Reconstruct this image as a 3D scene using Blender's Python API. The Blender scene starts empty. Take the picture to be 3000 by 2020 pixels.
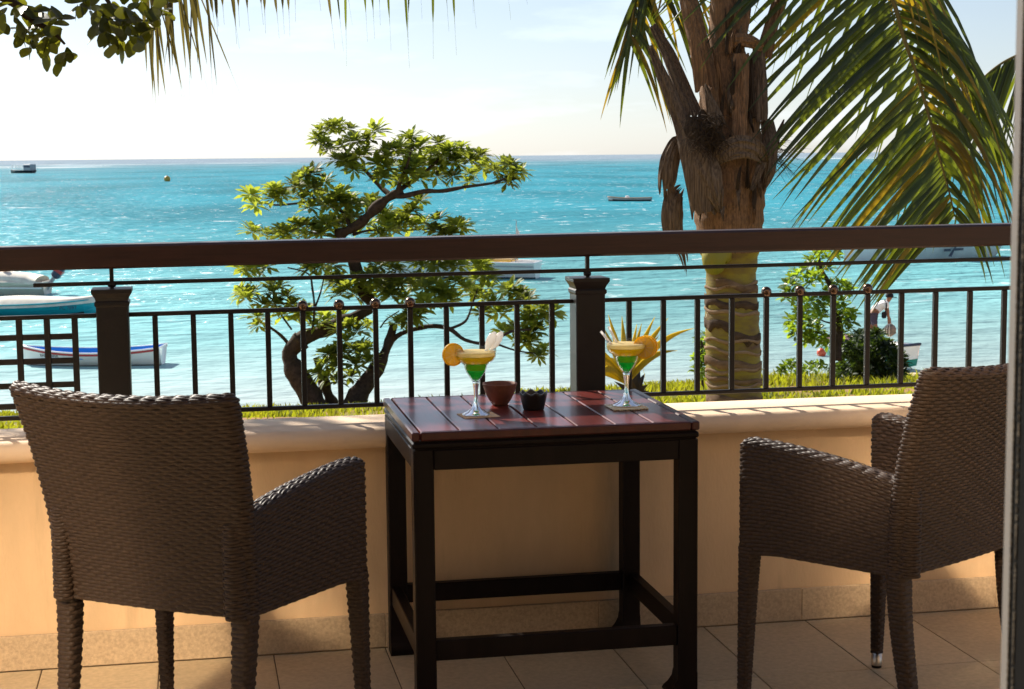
import bpy, bmesh, math, random
import numpy as np
from mathutils import Vector, Matrix, noise
random.seed(7); rng = np.random.default_rng(7)
SC = bpy.context.scene; COL = SC.collection
PI = math.pi; R = math.radians

# ------------------------------------------------------------------ camera
CAM_H = 1.40
HEAD, PITCH, ROLL = R(10.9), R(6.45), 0.0094
F0 = Vector((math.sin(HEAD), math.cos(HEAD), 0)); R0 = Vector((math.cos(HEAD), -math.sin(HEAD), 0)); Z = Vector((0, 0, 1))
FW = F0*math.cos(PITCH) - Z*math.sin(PITCH); UP0 = F0*math.sin(PITCH) + Z*math.cos(PITCH)
RT = R0*math.cos(ROLL) - UP0*math.sin(ROLL); UP = R0*math.sin(ROLL) + UP0*math.cos(ROLL)
cam = bpy.data.cameras.new('camera'); camo = bpy.data.objects.new('camera', cam); COL.objects.link(camo)
camo.matrix_world = Matrix(((RT.x, UP.x, -FW.x, 0), (RT.y, UP.y, -FW.y, 0), (RT.z, UP.z, -FW.z, CAM_H), (0, 0, 0, 1)))
cam.lens = 58.8; cam.sensor_width = 36; cam.clip_start = 0.1; cam.clip_end = 60000
cam.dof.use_dof = True; cam.dof.focus_distance = 6.0; cam.dof.aperture_fstop = 16
SC.camera = camo

# ------------------------------------------------------------------ light
SUN_AZ, SUN_EL = R(-27), R(36)          # azimuth from +Y, negative to the left
W = bpy.data.worlds.new('World'); SC.world = W; W.use_nodes = True
wn = W.node_tree; wn.nodes.clear()
sky = wn.nodes.new('ShaderNodeTexSky'); sky.sky_type = 'NISHITA'; sky.sun_disc = False
sky.sun_elevation = SUN_EL; sky.sun_rotation = SUN_AZ; sky.air_density = 1.0; sky.dust_density = .35; sky.ozone_density = 1.2
bg = wn.nodes.new('ShaderNodeBackground'); bg.inputs[1].default_value = 0.056
wo = wn.nodes.new('ShaderNodeOutputWorld')
tc = wn.nodes.new('ShaderNodeTexCoord'); mp = wn.nodes.new('ShaderNodeMapping'); mp.inputs['Scale'].default_value = (3, 3, 16)
cn = wn.nodes.new('ShaderNodeTexNoise'); cn.inputs['Scale'].default_value = 1.7; cn.inputs['Detail'].default_value = 7; cn.inputs['Roughness'].default_value = .6
cr = wn.nodes.new('ShaderNodeValToRGB'); cr.color_ramp.elements[0].position = .48; cr.color_ramp.elements[1].position = .66
cr.color_ramp.elements[0].color = (0, 0, 0, 1); cr.color_ramp.elements[1].color = (.20, .20, .20, 1)
mx = wn.nodes.new('ShaderNodeMix'); mx.data_type = 'RGBA'; mx.inputs[7].default_value = (17, 17, 17, 1)
wl = wn.links.new
wl(tc.outputs['Generated'], mp.inputs['Vector']); wl(mp.outputs[0], cn.inputs['Vector']); wl(cn.outputs['Fac'], cr.inputs[0])
wl(cr.outputs[0], mx.inputs[0]); wl(sky.outputs[0], mx.inputs[6]); hs_ = wn.nodes.new('ShaderNodeHueSaturation'); hs_.inputs['Saturation'].default_value = .62
tn = wn.nodes.new('ShaderNodeMix'); tn.data_type = 'RGBA'; tn.blend_type = 'MULTIPLY'; tn.inputs[0].default_value = 1; tn.inputs[7].default_value = (.92, .99, 1.14, 1)
wl(mx.outputs[2], hs_.inputs['Color']); wl(hs_.outputs[0], tn.inputs[6]); wl(tn.outputs[2], bg.inputs[0]); wl(bg.outputs[0], wo.inputs[0])
sun = bpy.data.lights.new('sun', 'SUN'); sun.energy = 4.5; sun.angle = R(.53); sun.color = (1, .93, .82)
suno = bpy.data.objects.new('sun', sun); COL.objects.link(suno)
SUND = Vector((math.sin(SUN_AZ)*math.cos(SUN_EL), math.cos(SUN_AZ)*math.cos(SUN_EL), math.sin(SUN_EL)))
suno.rotation_euler = (-SUND).to_track_quat('-Z', 'Y').to_euler()
vs = SC.view_settings; vs.view_transform = 'Standard'; vs.look = 'None'; vs.gamma = 1; vs.use_curve_mapping = False
vs.exposure = 0.95
SC.render.engine = 'CYCLES'
cy = SC.cycles; cy.max_bounces = 10; cy.diffuse_bounces = 5; cy.glossy_bounces = 4; cy.transmission_bounces = 8; cy.transparent_max_bounces = 24
cy.caustics_reflective = True; cy.caustics_refractive = False; cy.sample_clamp_indirect = 0; cy.use_denoising = True; cy.blur_glossy = 0.0
cy.use_guiding = True; cy.use_surface_guiding = True; cy.guiding_training_samples = 64

# ------------------------------------------------------------------ helpers
def at(u, v, d):
    """sketch helper: the point a site sketch (3000 x 2020 units) gives at d metres along the view"""
    return Vector((0, 0, CAM_H)) + (FW + RT*((u-1500)/4900) + UP*((1010-v)/4900))*d
def lerp(a, b, t): return a + (b-a)*t
def smooth(t): t = max(0, min(1, t)); return t*t*(3-2*t)

class MB:
    def __init__(s): s.v = []; s.f = []; s.m = []
    def add(s, vs, fs, m=0):
        o = len(s.v); s.v += [tuple(p) for p in vs]
        for f in fs: s.f.append([i+o for i in f]); s.m.append(m)
        return s
    def box(s, x0, x1, y0, y1, z0, z1, b=.003, m=0, T=None):
        b = min(b, .45*min(x1-x0, y1-y0, z1-z0))
        if b <= 0:
            vs = [(x, y, z) for z in (z0, z1) for y in (y0, y1) for x in (x0, x1)]
            fs = [(0, 2, 3, 1), (4, 5, 7, 6), (0, 1, 5, 4), (2, 6, 7, 3), (0, 4, 6, 2), (1, 3, 7, 5)]
        else:
            bm = bmesh.new(); lo = Vector((x0, y0, z0)); hi = Vector((x1, y1, z1))
            for i in range(8):
                c = [(hi if (i >> k) & 1 else lo)[k] for k in range(3)]; sg = [-1 if (i >> k) & 1 else 1 for k in range(3)]
                for k in range(3):
                    p = [c[j] + (0 if j == k else sg[j]*b) for j in range(3)]; bm.verts.new(p)
            bmesh.ops.convex_hull(bm, input=bm.verts); bmesh.ops.dissolve_limit(bm, angle_limit=.01, verts=bm.verts, edges=bm.edges)
            bmesh.ops.recalc_face_normals(bm, faces=bm.faces)
            bm.verts.index_update(); vs = [v.co.copy() for v in bm.verts]; fs = [[v.index for v in f.verts] for f in bm.faces]; bm.free()
        if T is not None: vs = [T @ Vector(p) for p in vs]
        return s.add(vs, fs, m)
    def tube(s, pts, rad, n=8, m=0, cap=True, flat=1.0, side=None):
        """swept tube; flat squeezes it along the direction nearest to side"""
        pts = [Vector(p) for p in pts]; k = len(pts)
        rad = rad if hasattr(rad, '__len__') else [rad]*k
        vs = []; ref = None
        for i, p in enumerate(pts):
            t = (pts[min(i+1, k-1)] - pts[max(i-1, 0)]).normalized()
            if ref is None:
                a = Vector(side) if side is not None else (Vector((0, 0, 1)) if abs(t.z) < .9 else Vector((1, 0, 0)))
            else: a = ref
            a = (a - t*a.dot(t)).normalized(); b = t.cross(a); ref = a
            for j in range(n):
                q = 2*PI*j/n; vs.append(p + (a*math.cos(q)*flat + b*math.sin(q))*rad[i])
        fs = [(i*n+j, i*n+(j+1) % n, (i+1)*n+(j+1) % n, (i+1)*n+j) for i in range(k-1) for j in range(n)]
        if cap: fs += [list(range(n))[::-1], [(k-1)*n+j for j in range(n)]]
        return s.add(vs, fs, m)
    def lathe(s, prof, n=24, m=0, c=(0, 0, 0), close=False, f=None):
        vs = []
        for r, z in prof:
            for j in range(n):
                q = 2*PI*j/n; rr, zz = (r, z) if f is None else f(r, z, q)
                vs.append((c[0]+rr*math.cos(q), c[1]+rr*math.sin(q), c[2]+zz))
        k = len(prof)
        fs = [(i*n+j, i*n+(j+1) % n, (i+1)*n+(j+1) % n, (i+1)*n+j) for i in range(k-1) for j in range(n)]
        if close: fs += [list(range(n))[::-1], [(k-1)*n+j for j in range(n)]]
        return s.add(vs, fs, m)
    def mesh(s, name, mats, sm=False):
        me = bpy.data.meshes.new(name); me.from_pydata(s.v, [], s.f)
        for a in (mats if isinstance(mats, (list, tuple)) else [mats]): me.materials.append(a)
        if any(s.m): me.polygons.foreach_set('material_index', s.m)
        if sm: me.polygons.foreach_set('use_smooth', [True]*len(me.polygons))
        me.update(); return me

def link(name, data, parent=None, loc=None, rotz=None):
    o = bpy.data.objects.new(name, data); COL.objects.link(o)
    if parent is not None: o.parent = parent
    if loc is not None: o.location = loc
    if rotz is not None: o.rotation_euler = (0, 0, rotz)
    return o
def tag(o, label, cat=None, group=None):
    o['label'] = label
    if cat: o['category'] = cat
    if group: o['group'] = group
    return o
def thing(name, label, cat, loc=(0, 0, 0), rotz=0, group=None):
    return tag(link(name, None, None, loc, rotz), label, cat, group)
def kind(o, k): o['kind'] = k; return o
def npmesh(name, verts, quads, mats, sm=True):
    me = bpy.data.meshes.new(name); verts = np.ascontiguousarray(verts, np.float32).reshape(-1, 3); q = np.ascontiguousarray(quads, np.int32); k = q.shape[1]; n = len(q)
    me.vertices.add(len(verts)); me.vertices.foreach_set('co', verts.ravel())
    me.loops.add(n*k); me.loops.foreach_set('vertex_index', q.ravel())
    me.polygons.add(n); me.polygons.foreach_set('loop_start', np.arange(n, dtype=np.int32)*k)
    me.polygons.foreach_set('use_smooth', np.full(n, sm))
    me.update(calc_edges=True); me.validate()
    for a in (mats if isinstance(mats, (list, tuple)) else [mats]): me.materials.append(a)
    return me

# ------------------------------------------------------------------ materials
def M(name, col, rough=.6, spec=.5, metal=0, var=0., vs=8, col2=None, bump=0., bs=40, trans=0., tcol=None, orand=0., stretch=(1, 1, 1), coat=0., crough=.1):
    m = bpy.data.materials.new(name); m.use_nodes = True; nt = m.node_tree; nd = nt.nodes; L = nt.links.new
    p = nd['Principled BSDF']; out = nd['Material Output']
    p.inputs['Roughness'].default_value = rough; p.inputs['Specular IOR Level'].default_value = spec; p.inputs['Metallic'].default_value = metal
    p.inputs['Coat Weight'].default_value = coat; p.inputs['Coat Roughness'].default_value = crough
    c4 = (*col, 1); src = None
    tcd = nd.new('ShaderNodeTexCoord'); mpp = nd.new('ShaderNodeMapping'); mpp.inputs['Scale'].default_value = stretch; L(tcd.outputs['Object'], mpp.inputs[0])
    if var or col2:
        nz = nd.new('ShaderNodeTexNoise'); nz.inputs['Scale'].default_value = vs; nz.inputs['Detail'].default_value = 6; nz.inputs['Roughness'].default_value = .62; L(mpp.outputs[0], nz.inputs['Vector'])
        rp = nd.new('ShaderNodeValToRGB'); rp.color_ramp.elements[0].position = .33; rp.color_ramp.elements[1].position = .67
        c2 = col2 if col2 else tuple(min(1, c*(1+var)) for c in col); c1 = col if col2 else tuple(c*(1-var) for c in col)
        rp.color_ramp.elements[0].color = (*c1, 1); rp.color_ramp.elements[1].color = (*c2, 1); L(nz.outputs['Fac'], rp.inputs[0]); src = rp.outputs[0]
    if orand:
        oi = nd.new('ShaderNodeObjectInfo'); mr = nd.new('ShaderNodeMapRange'); mr.inputs[3].default_value = 1-orand; mr.inputs[4].default_value = 1+orand; L(oi.outputs['Random'], mr.inputs[0])
        mm = nd.new('ShaderNodeMix'); mm.data_type = 'RGBA'; mm.blend_type = 'MULTIPLY'; mm.inputs[0].default_value = 1
        if src: L(src, mm.inputs[6])
        else: mm.inputs[6].default_value = c4
        L(mr.outputs[0], mm.inputs[7]); src = mm.outputs[2]
    if src: L(src, p.inputs['Base Color'])
    else: p.inputs['Base Color'].default_value = c4
    if bump:
        bz = nd.new('ShaderNodeTexNoise'); bz.inputs['Scale'].default_value = bs; bz.inputs['Detail'].default_value = 5; L(mpp.outputs[0], bz.inputs['Vector'])
        bn = nd.new('ShaderNodeBump'); bn.inputs['Strength'].default_value = bump; bn.inputs['Distance'].default_value = .01; L(bz.outputs['Fac'], bn.inputs['Height']); L(bn.outputs[0], p.inputs['Normal'])
    if trans:
        tr = nd.new('ShaderNodeBsdfTranslucent'); tr.inputs[0].default_value = (*(tcol or col), 1); ms = nd.new('ShaderNodeMixShader'); ms.inputs[0].default_value = trans
        if orand and tcol:
            m3 = nd.new('ShaderNodeMix'); m3.data_type = 'RGBA'; m3.blend_type = 'MULTIPLY'; m3.inputs[0].default_value = 1; m3.inputs[6].default_value = (*tcol, 1); L(mr.outputs[0], m3.inputs[7]); L(m3.outputs[2], tr.inputs[0])
        L(p.outputs[0], ms.inputs[1]); L(tr.outputs[0], ms.inputs[2]); L(ms.outputs[0], out.inputs[0])
    return m

mWall = M('plaster_cream', (.66, .46, .27), .85, .2, var=.11, vs=2.6, stretch=(1.6, 1, .5), bump=.12, bs=90)
def stains(m, sc, lo, hi, k):
    nt = m.node_tree; nd = nt.nodes; L = nt.links.new; p = nd['Principled BSDF']; src = p.inputs['Base Color'].links[0].from_socket
    t = nd.new('ShaderNodeTexCoord'); q = nd.new('ShaderNodeMapping'); q.inputs['Scale'].default_value = sc; L(t.outputs['Object'], q.inputs[0])
    n = nd.new('ShaderNodeTexNoise'); n.inputs['Scale'].default_value = 1; n.inputs['Detail'].default_value = 8; n.inputs['Roughness'].default_value = .68; L(q.outputs[0], n.inputs['Vector'])
    r = nd.new('ShaderNodeMapRange'); r.inputs[1].default_value = lo; r.inputs[2].default_value = hi; r.inputs[3].default_value = 1; r.inputs[4].default_value = k; L(n.outputs['Fac'], r.inputs[0])
    x = nd.new('ShaderNodeMix'); x.data_type = 'RGBA'; x.blend_type = 'MULTIPLY'; x.inputs[0].default_value = 1; L(src, x.inputs[6]); L(r.outputs[0], x.inputs[7]); L(x.outputs[2], p.inputs['Base Color'])
stains(mWall, (8, 8, .9), .56, .76, .74)
mCope = M('plaster_coping', (.74, .55, .38), .8, .25, var=.06, vs=5, bump=.1, bs=60)
stains(mCope, (5, 14, 14), .58, .74, .72)
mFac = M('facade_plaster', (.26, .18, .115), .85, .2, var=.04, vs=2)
mRoom = M('room_plaster', (.30, .26, .22), .9, .2)
mTile = M('floor_tile', (.50, .385, .235), .55, .35, var=.13, vs=60, bump=.05, bs=120, orand=.11)
stains(mTile, (3, 3, 3), .54, .74, .78)
mSkirt = M('skirting_tile', (.46, .34, .215), .6, .3, var=.2, vs=130, bump=.08, bs=160, orand=.05)
mGrout = M('grout', (.10, .075, .05), .9, .1)
mRail = M('rail_wood', (.034, .0115, .0075), .42, .4, var=.3, vs=9, stretch=(.6, 12, 12), bump=.06, bs=30, coat=.2, crough=.25)
mIron = M('painted_iron', (.013, .010, .009), .42, .4, var=.2, vs=20, bump=.05, bs=80)
mBrass = M('aged_brass', (.17, .11, .075), .25, .5, metal=1, var=.2, vs=30)
mTable = M('mahogany', (.115, .014, .009), .32, .35, var=.35, vs=7, stretch=(14, .8, 14), bump=.03, bs=24, coat=.22, crough=.14, orand=.22)
mTabDk = M('mahogany_frame', (.007, .0035, .003), .45, .14, var=.3, vs=7, stretch=(4, 4, .6), bump=.03, bs=24)
mTabRim = M('mahogany_rim', (.055, .010, .007), .34, .35, var=.3, vs=7, stretch=(4, 4, .6), bump=.03, bs=24, coat=.15, crough=.2)
mRat = M('rattan', (.040, .0245, .0165), .5, .20, var=.35, vs=120, bump=.06, bs=300)
mRatCore = M('rattan_core', (.012, .008, .006), .8, .1)
mAlu = M('door_aluminium', (.20, .185, .17), .55, .3)
mBlack = M('door_dark', (.004, .004, .004), .7, .08)
mPile = M('pile_brush', (.12, .10, .075), .9, .1, var=.5, vs=160)
mBronze = M('bronze_reflecting_glass', (.58, .49, .38), .12, .5, metal=1)
mSteel = M('steel_foot', (.62, .58, .52), .32, .5, metal=1)
mRub = M('rubber', (.012, .012, .012), .7, .3)

def glass_mat(name, tint=(1, 1, 1)):
    m = bpy.data.materials.new(name); m.use_nodes = True; nt = m.node_tree; nd = nt.nodes; nd.clear(); L = nt.links.new
    o = nd.new('ShaderNodeOutputMaterial'); t = nd.new('ShaderNodeBsdfTransparent'); t.inputs[0].default_value = (*tint, 1)
    g = nd.new('ShaderNodeBsdfGlossy'); g.inputs['Roughness'].default_value = .04; lw = nd.new('ShaderNodeLayerWeight'); pw = nd.new('ShaderNodeMath'); pw.operation = 'POWER'; pw.inputs[1].default_value = 3.5; L(lw.outputs['Facing'], pw.inputs[0])
    f = nd.new('ShaderNodeMapRange'); f.inputs[3].default_value = .05; f.inputs[4].default_value = .75; L(pw.outputs[0], f.inputs[0])
    mxs = nd.new('ShaderNodeMixShader'); L(f.outputs[0], mxs.inputs[0]); L(t.outputs[0], mxs.inputs[1]); L(g.outputs[0], mxs.inputs[2]); L(mxs.outputs[0], o.inputs[0])
    return m
mGlass = glass_mat('thin_glass', (.96, .98, .97))
mStem = bpy.data.materials.new('solid_glass'); mStem.use_nodes = True
_p = mStem.node_tree.nodes['Principled BSDF']; _p.inputs['Transmission Weight'].default_value = 1; _p.inputs['Roughness'].default_value = .02; _p.inputs['IOR'].default_value = 1.5; _p.inputs['Base Color'].default_value = (.97, .98, .98, 1)
mYel = M('juice_yellow', (.80, .58, .02), .3, .4, trans=.75, tcol=(1, .86, .04))
mFoam = M('juice_foam', (.86, .72, .40), .6, .2, trans=.55, tcol=(1, .86, .48))
mGrn = M('liqueur_green', (.01, .38, .10), .2, .5, trans=.75, tcol=(.03, .95, .26))
mMix = M('juice_mixed', (.16, .46, .05), .25, .4, col2=(.50, .56, .03), vs=45, trans=.75, tcol=(.35, .92, .10))
mRind = M('citrus_rind', (.90, .56, .015), .45, .4, trans=.4, tcol=(1, .68, .02), bump=.1, bs=300)
mFlesh = M('citrus_flesh', (.90, .68, .16), .35, .4, trans=.65, tcol=(1, .84, .25), var=.2, vs=120)
mStraw = M('clear_straw', (.80, .78, .74), .25, .5, trans=.5, tcol=(.9, .88, .85))
mPaper = M('paper_napkin', (.86, .60, .36), .9, .1, trans=.2, tcol=(.9, .6, .3), bump=.1, bs=200)
mBamb = M('bamboo_coaster', (.86, .74, .52), .6, .3, var=.25, vs=60)
mClay = M('clay', (.19, .070, .040), .55, .35, var=.2, vs=30, bump=.08, bs=120)
mAsh = M('black_ceramic', (.012, .011, .010), .3, .5)

mTrk = M('palm_trunk', (.30, .25, .022), .6, .3, col2=(.13, .075, .04), vs=3.6, stretch=(1, 1, 3.5), bump=.35, bs=14)
mScar = M('palm_scar', (.10, .065, .042), .9, .1, col2=(.24, .16, .10), vs=9, stretch=(1, 1, 3), bump=.2, bs=30)
mScarD = M('palm_scar_dark', (.045, .033, .025), .9, .1, col2=(.12, .08, .055), vs=9, stretch=(1, 1, 3), bump=.3, bs=40)
mScarP = M('palm_scar_pale', (.34, .25, .17), .9, .1, col2=(.20, .13, .08), vs=12, stretch=(1, 1, 3), bump=.2, bs=30)
mSheath = M('palm_sheath', (.060, .042, .031), .85, .15, col2=(.22, .155, .105), vs=13, stretch=(9, 9, .45), bump=.7, bs=26)
mSheath2 = M('palm_sheath_orange', (.095, .058, .036), .8, .2, col2=(.32, .175, .085), vs=11, stretch=(10, 10, .4), bump=.6, bs=26)
mBelt = M('palm_belt', (.17, .115, .07), .8, .2, col2=(.09, .06, .04), vs=4, stretch=(.5, .5, 5), bump=.5, bs=18)
mGold = M('palm_yellow_base', (.34, .26, .03), .5, .3, col2=(.20, .22, .03), vs=5, bump=.1)
mFib = M('palm_fibre', (.055, .038, .026), .9, .1)
mLft = M('palm_leaflet', (.035, .060, .012), .40, .5, var=.3, vs=5, trans=.34, tcol=(.20, .24, .012), orand=.5)
mLftY = M('palm_leaflet_yellow', (.14, .105, .012), .45, .45, var=.3, vs=5, trans=.42, tcol=(.44, .29, .015), orand=.3)
mLftD = M('palm_leaflet_dry', (.085, .072, .028), .6, .3, var=.3, vs=5, trans=.30, tcol=(.24, .19, .04), orand=.3)
mRach = M('palm_rachis', (.16, .12, .025), .5, .4, var=.3, vs=8)
mBark = M('bark_dark', (.085, .058, .042), .9, .15, col2=(.035, .024, .018), vs=14, bump=.8, bs=18)
mLeafH = M('leaf_heliotrope', (.085, .125, .030), .5, .22, var=.25, vs=10, trans=.42, tcol=(.46, .52, .05), orand=.45)
mLeafB = M('leaf_bush', (.06, .12, .018), .42, .5, var=.3, vs=10, trans=.42, tcol=(.40, .55, .03), orand=.45)
mLeafS = M('leaf_shrub', (.025, .05, .012), .5, .4, var=.3, vs=10, trans=.25, tcol=(.10, .16, .015), orand=.5)
mLeafA = M('leaf_almond', (.045, .060, .014), .4, .5, var=.4, vs=14, trans=.35, tcol=(.24, .24, .012), orand=.5)
mSpike = M('leaf_spike', (.42, .34, .03), .45, .4, col2=(.16, .24, .03), vs=6, stretch=(30, 30, .4), trans=.4, tcol=(.85, .62, .05))
mSpikeD = M('leaf_spike_dark', (.03, .022, .018), .5, .4)
mGrass = M('grass_blade', (.075, .14, .010), .6, .25, col2=(.26, .19, .03), vs=.9, trans=.42, tcol=(.48, .50, .02))
mSand = M('sand', (.66, .52, .36), .95, .1, var=.15, vs=3, bump=.3, bs=8)

def hullm(n, c, r=.35): return M(n, c, r, .5, var=.06, vs=2)
mWhite = hullm('boat_white', (.88, .87, .84)); mCream = hullm('boat_cream', (.70, .62, .52), .5); mBlue = hullm('boat_blue', (.02, .28, .75))
mRed = hullm('boat_red', (.42, .03, .03)); mTurq = hullm('boat_turquoise', (.01, .36, .44)); mNavy = hullm('boat_navy', (.02, .03, .07)); mTeal = hullm('boat_teal', (.02, .26, .20))
mDark = hullm('boat_dark', (.03, .028, .026)); mGrey = hullm('boat_grey', (.34, .34, .36)); mTarp = M('tarp', (.74, .68, .58), .8, .2, var=.1, vs=3, bump=.2, bs=5)
mYelW = hullm('boat_ochre', (.52, .30, .04)); mBuoy = hullm('buoy_red', (.75, .10, .04)); mTan = hullm('tan', (.42, .20, .08)); mPink = hullm('pale_pink', (.72, .55, .50))
mSkin = M('skin', (.26, .11, .055), .55, .4); mShirt = M('shirt_white', (.80, .78, .78), .85, .2); mShort = M('shorts', (.07, .055, .08), .85, .2); mCap = M('cap_black', (.012, .012, .014), .8, .2)
mNet = M('net_bundle', (.12, .12, .10), .9, .1, col2=(.34, .24, .20), vs=9, bump=.6, bs=20)

# ------------------------------------------------------------------ ground and sea
SEA = -4.85
def ramp(x, xs, ys): return float(np.interp(x, xs, ys))
def ground_z(D, q):
    sc = ramp(q, [-.31, -.1, 0, .07, .13, .2, .28], [.1530, .1520, .1440, .1405, .1358, .1345, .1320]); Dc = ramp(q, [0, .05, .15, .26], [27, 29, 37, 46])
    if D < Dc: s = sc + .040*(1-(D-5)/(Dc-5))**2
    else: s = sc + (D-Dc)*.006
    n = noise.noise(Vector((q*D*.35, D*.35, 0)))*.10*min(1, (D-5)/12) if D > 5 else 0
    return max(CAM_H - s*D + n, SEA-6)
def ground_at(x, y): D = x*F0.x+y*F0.y; return ground_z(D, (x*R0.x+y*R0.y)/max(D, .1))
def gpt(D, q): p = F0*D + R0*(q*D); return Vector((p.x, p.y, ground_z(D, q)))

def ground():
    Ds = list(np.linspace(4.6, 62, 120)); qs = sorted(set(list(np.linspace(-.5, .5, 91)) + [-3, -2, -1.4, -1, -.75, .75, 1, 1.4, 2, 3]))
    v = []
    for D in Ds:
        for q in qs:
            p = F0*D + R0*(q*D); y = max(p.y, 4.88); v.append((p.x, y, min(ground_z(D, q), .58)))
    n = len(qs); f = [(i*n+j, i*n+j+1, (i+1)*n+j+1, (i+1)*n+j) for i in range(len(Ds)-1) for j in range(n-1)]
    m = bpy.data.materials.new('lawn_soil'); m.use_nodes = True; nt = m.node_tree; nd = nt.nodes; L = nt.links.new; p = nd['Principled BSDF']; p.inputs['Roughness'].default_value = .95; p.inputs['Specular IOR Level'].default_value = .1
    tcd = nd.new('ShaderNodeTexCoord'); n1 = nd.new('ShaderNodeTexNoise'); n1.inputs['Scale'].default_value = .55; n1.inputs['Detail'].default_value = 9; n1.inputs['Roughness'].default_value = .7; L(tcd.outputs['Object'], n1.inputs['Vector'])
    r1 = nd.new('ShaderNodeValToRGB'); e = r1.color_ramp.elements; e[0].position = .36; e[0].color = (.11, .125, .018, 1); e[1].position = .55; e[1].color = (.34, .19, .09, 1); e2 = r1.color_ramp.elements.new(.48); e2.color = (.20, .18, .03, 1)
    L(n1.outputs['Fac'], r1.inputs[0])
    at_ = nd.new('ShaderNodeAttribute'); at_.attribute_name = 'sand'; mx = nd.new('ShaderNodeMix'); mx.data_type = 'RGBA'; L(at_.outputs['Fac'], mx.inputs[0]); L(r1.outputs[0], mx.inputs[6]); mx.inputs[7].default_value = (.66, .52, .36, 1)
    L(mx.outputs[2], p.inputs['Base Color'])
    me = bpy.data.meshes.new('lawn'); me.from_pydata(v, [], f); me.materials.append(m); me.polygons.foreach_set('use_smooth', [True]*len(f))
    a = me.attributes.new('sand', 'FLOAT', 'POINT')
    sv = []
    for D in Ds:
        for q in qs:
            lim = ramp(q, [-.1, .05, .17, .215, .24, .3], [28, 30, 44, 43, 36, 34]); sv.append(smooth((D-lim)/2.5))
    a.data.foreach_set('value', sv)
    kind(link('lawn', me), 'structure')['label'] = 'sloping lawn running down to the beach behind the terrace wall'
ground()

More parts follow.
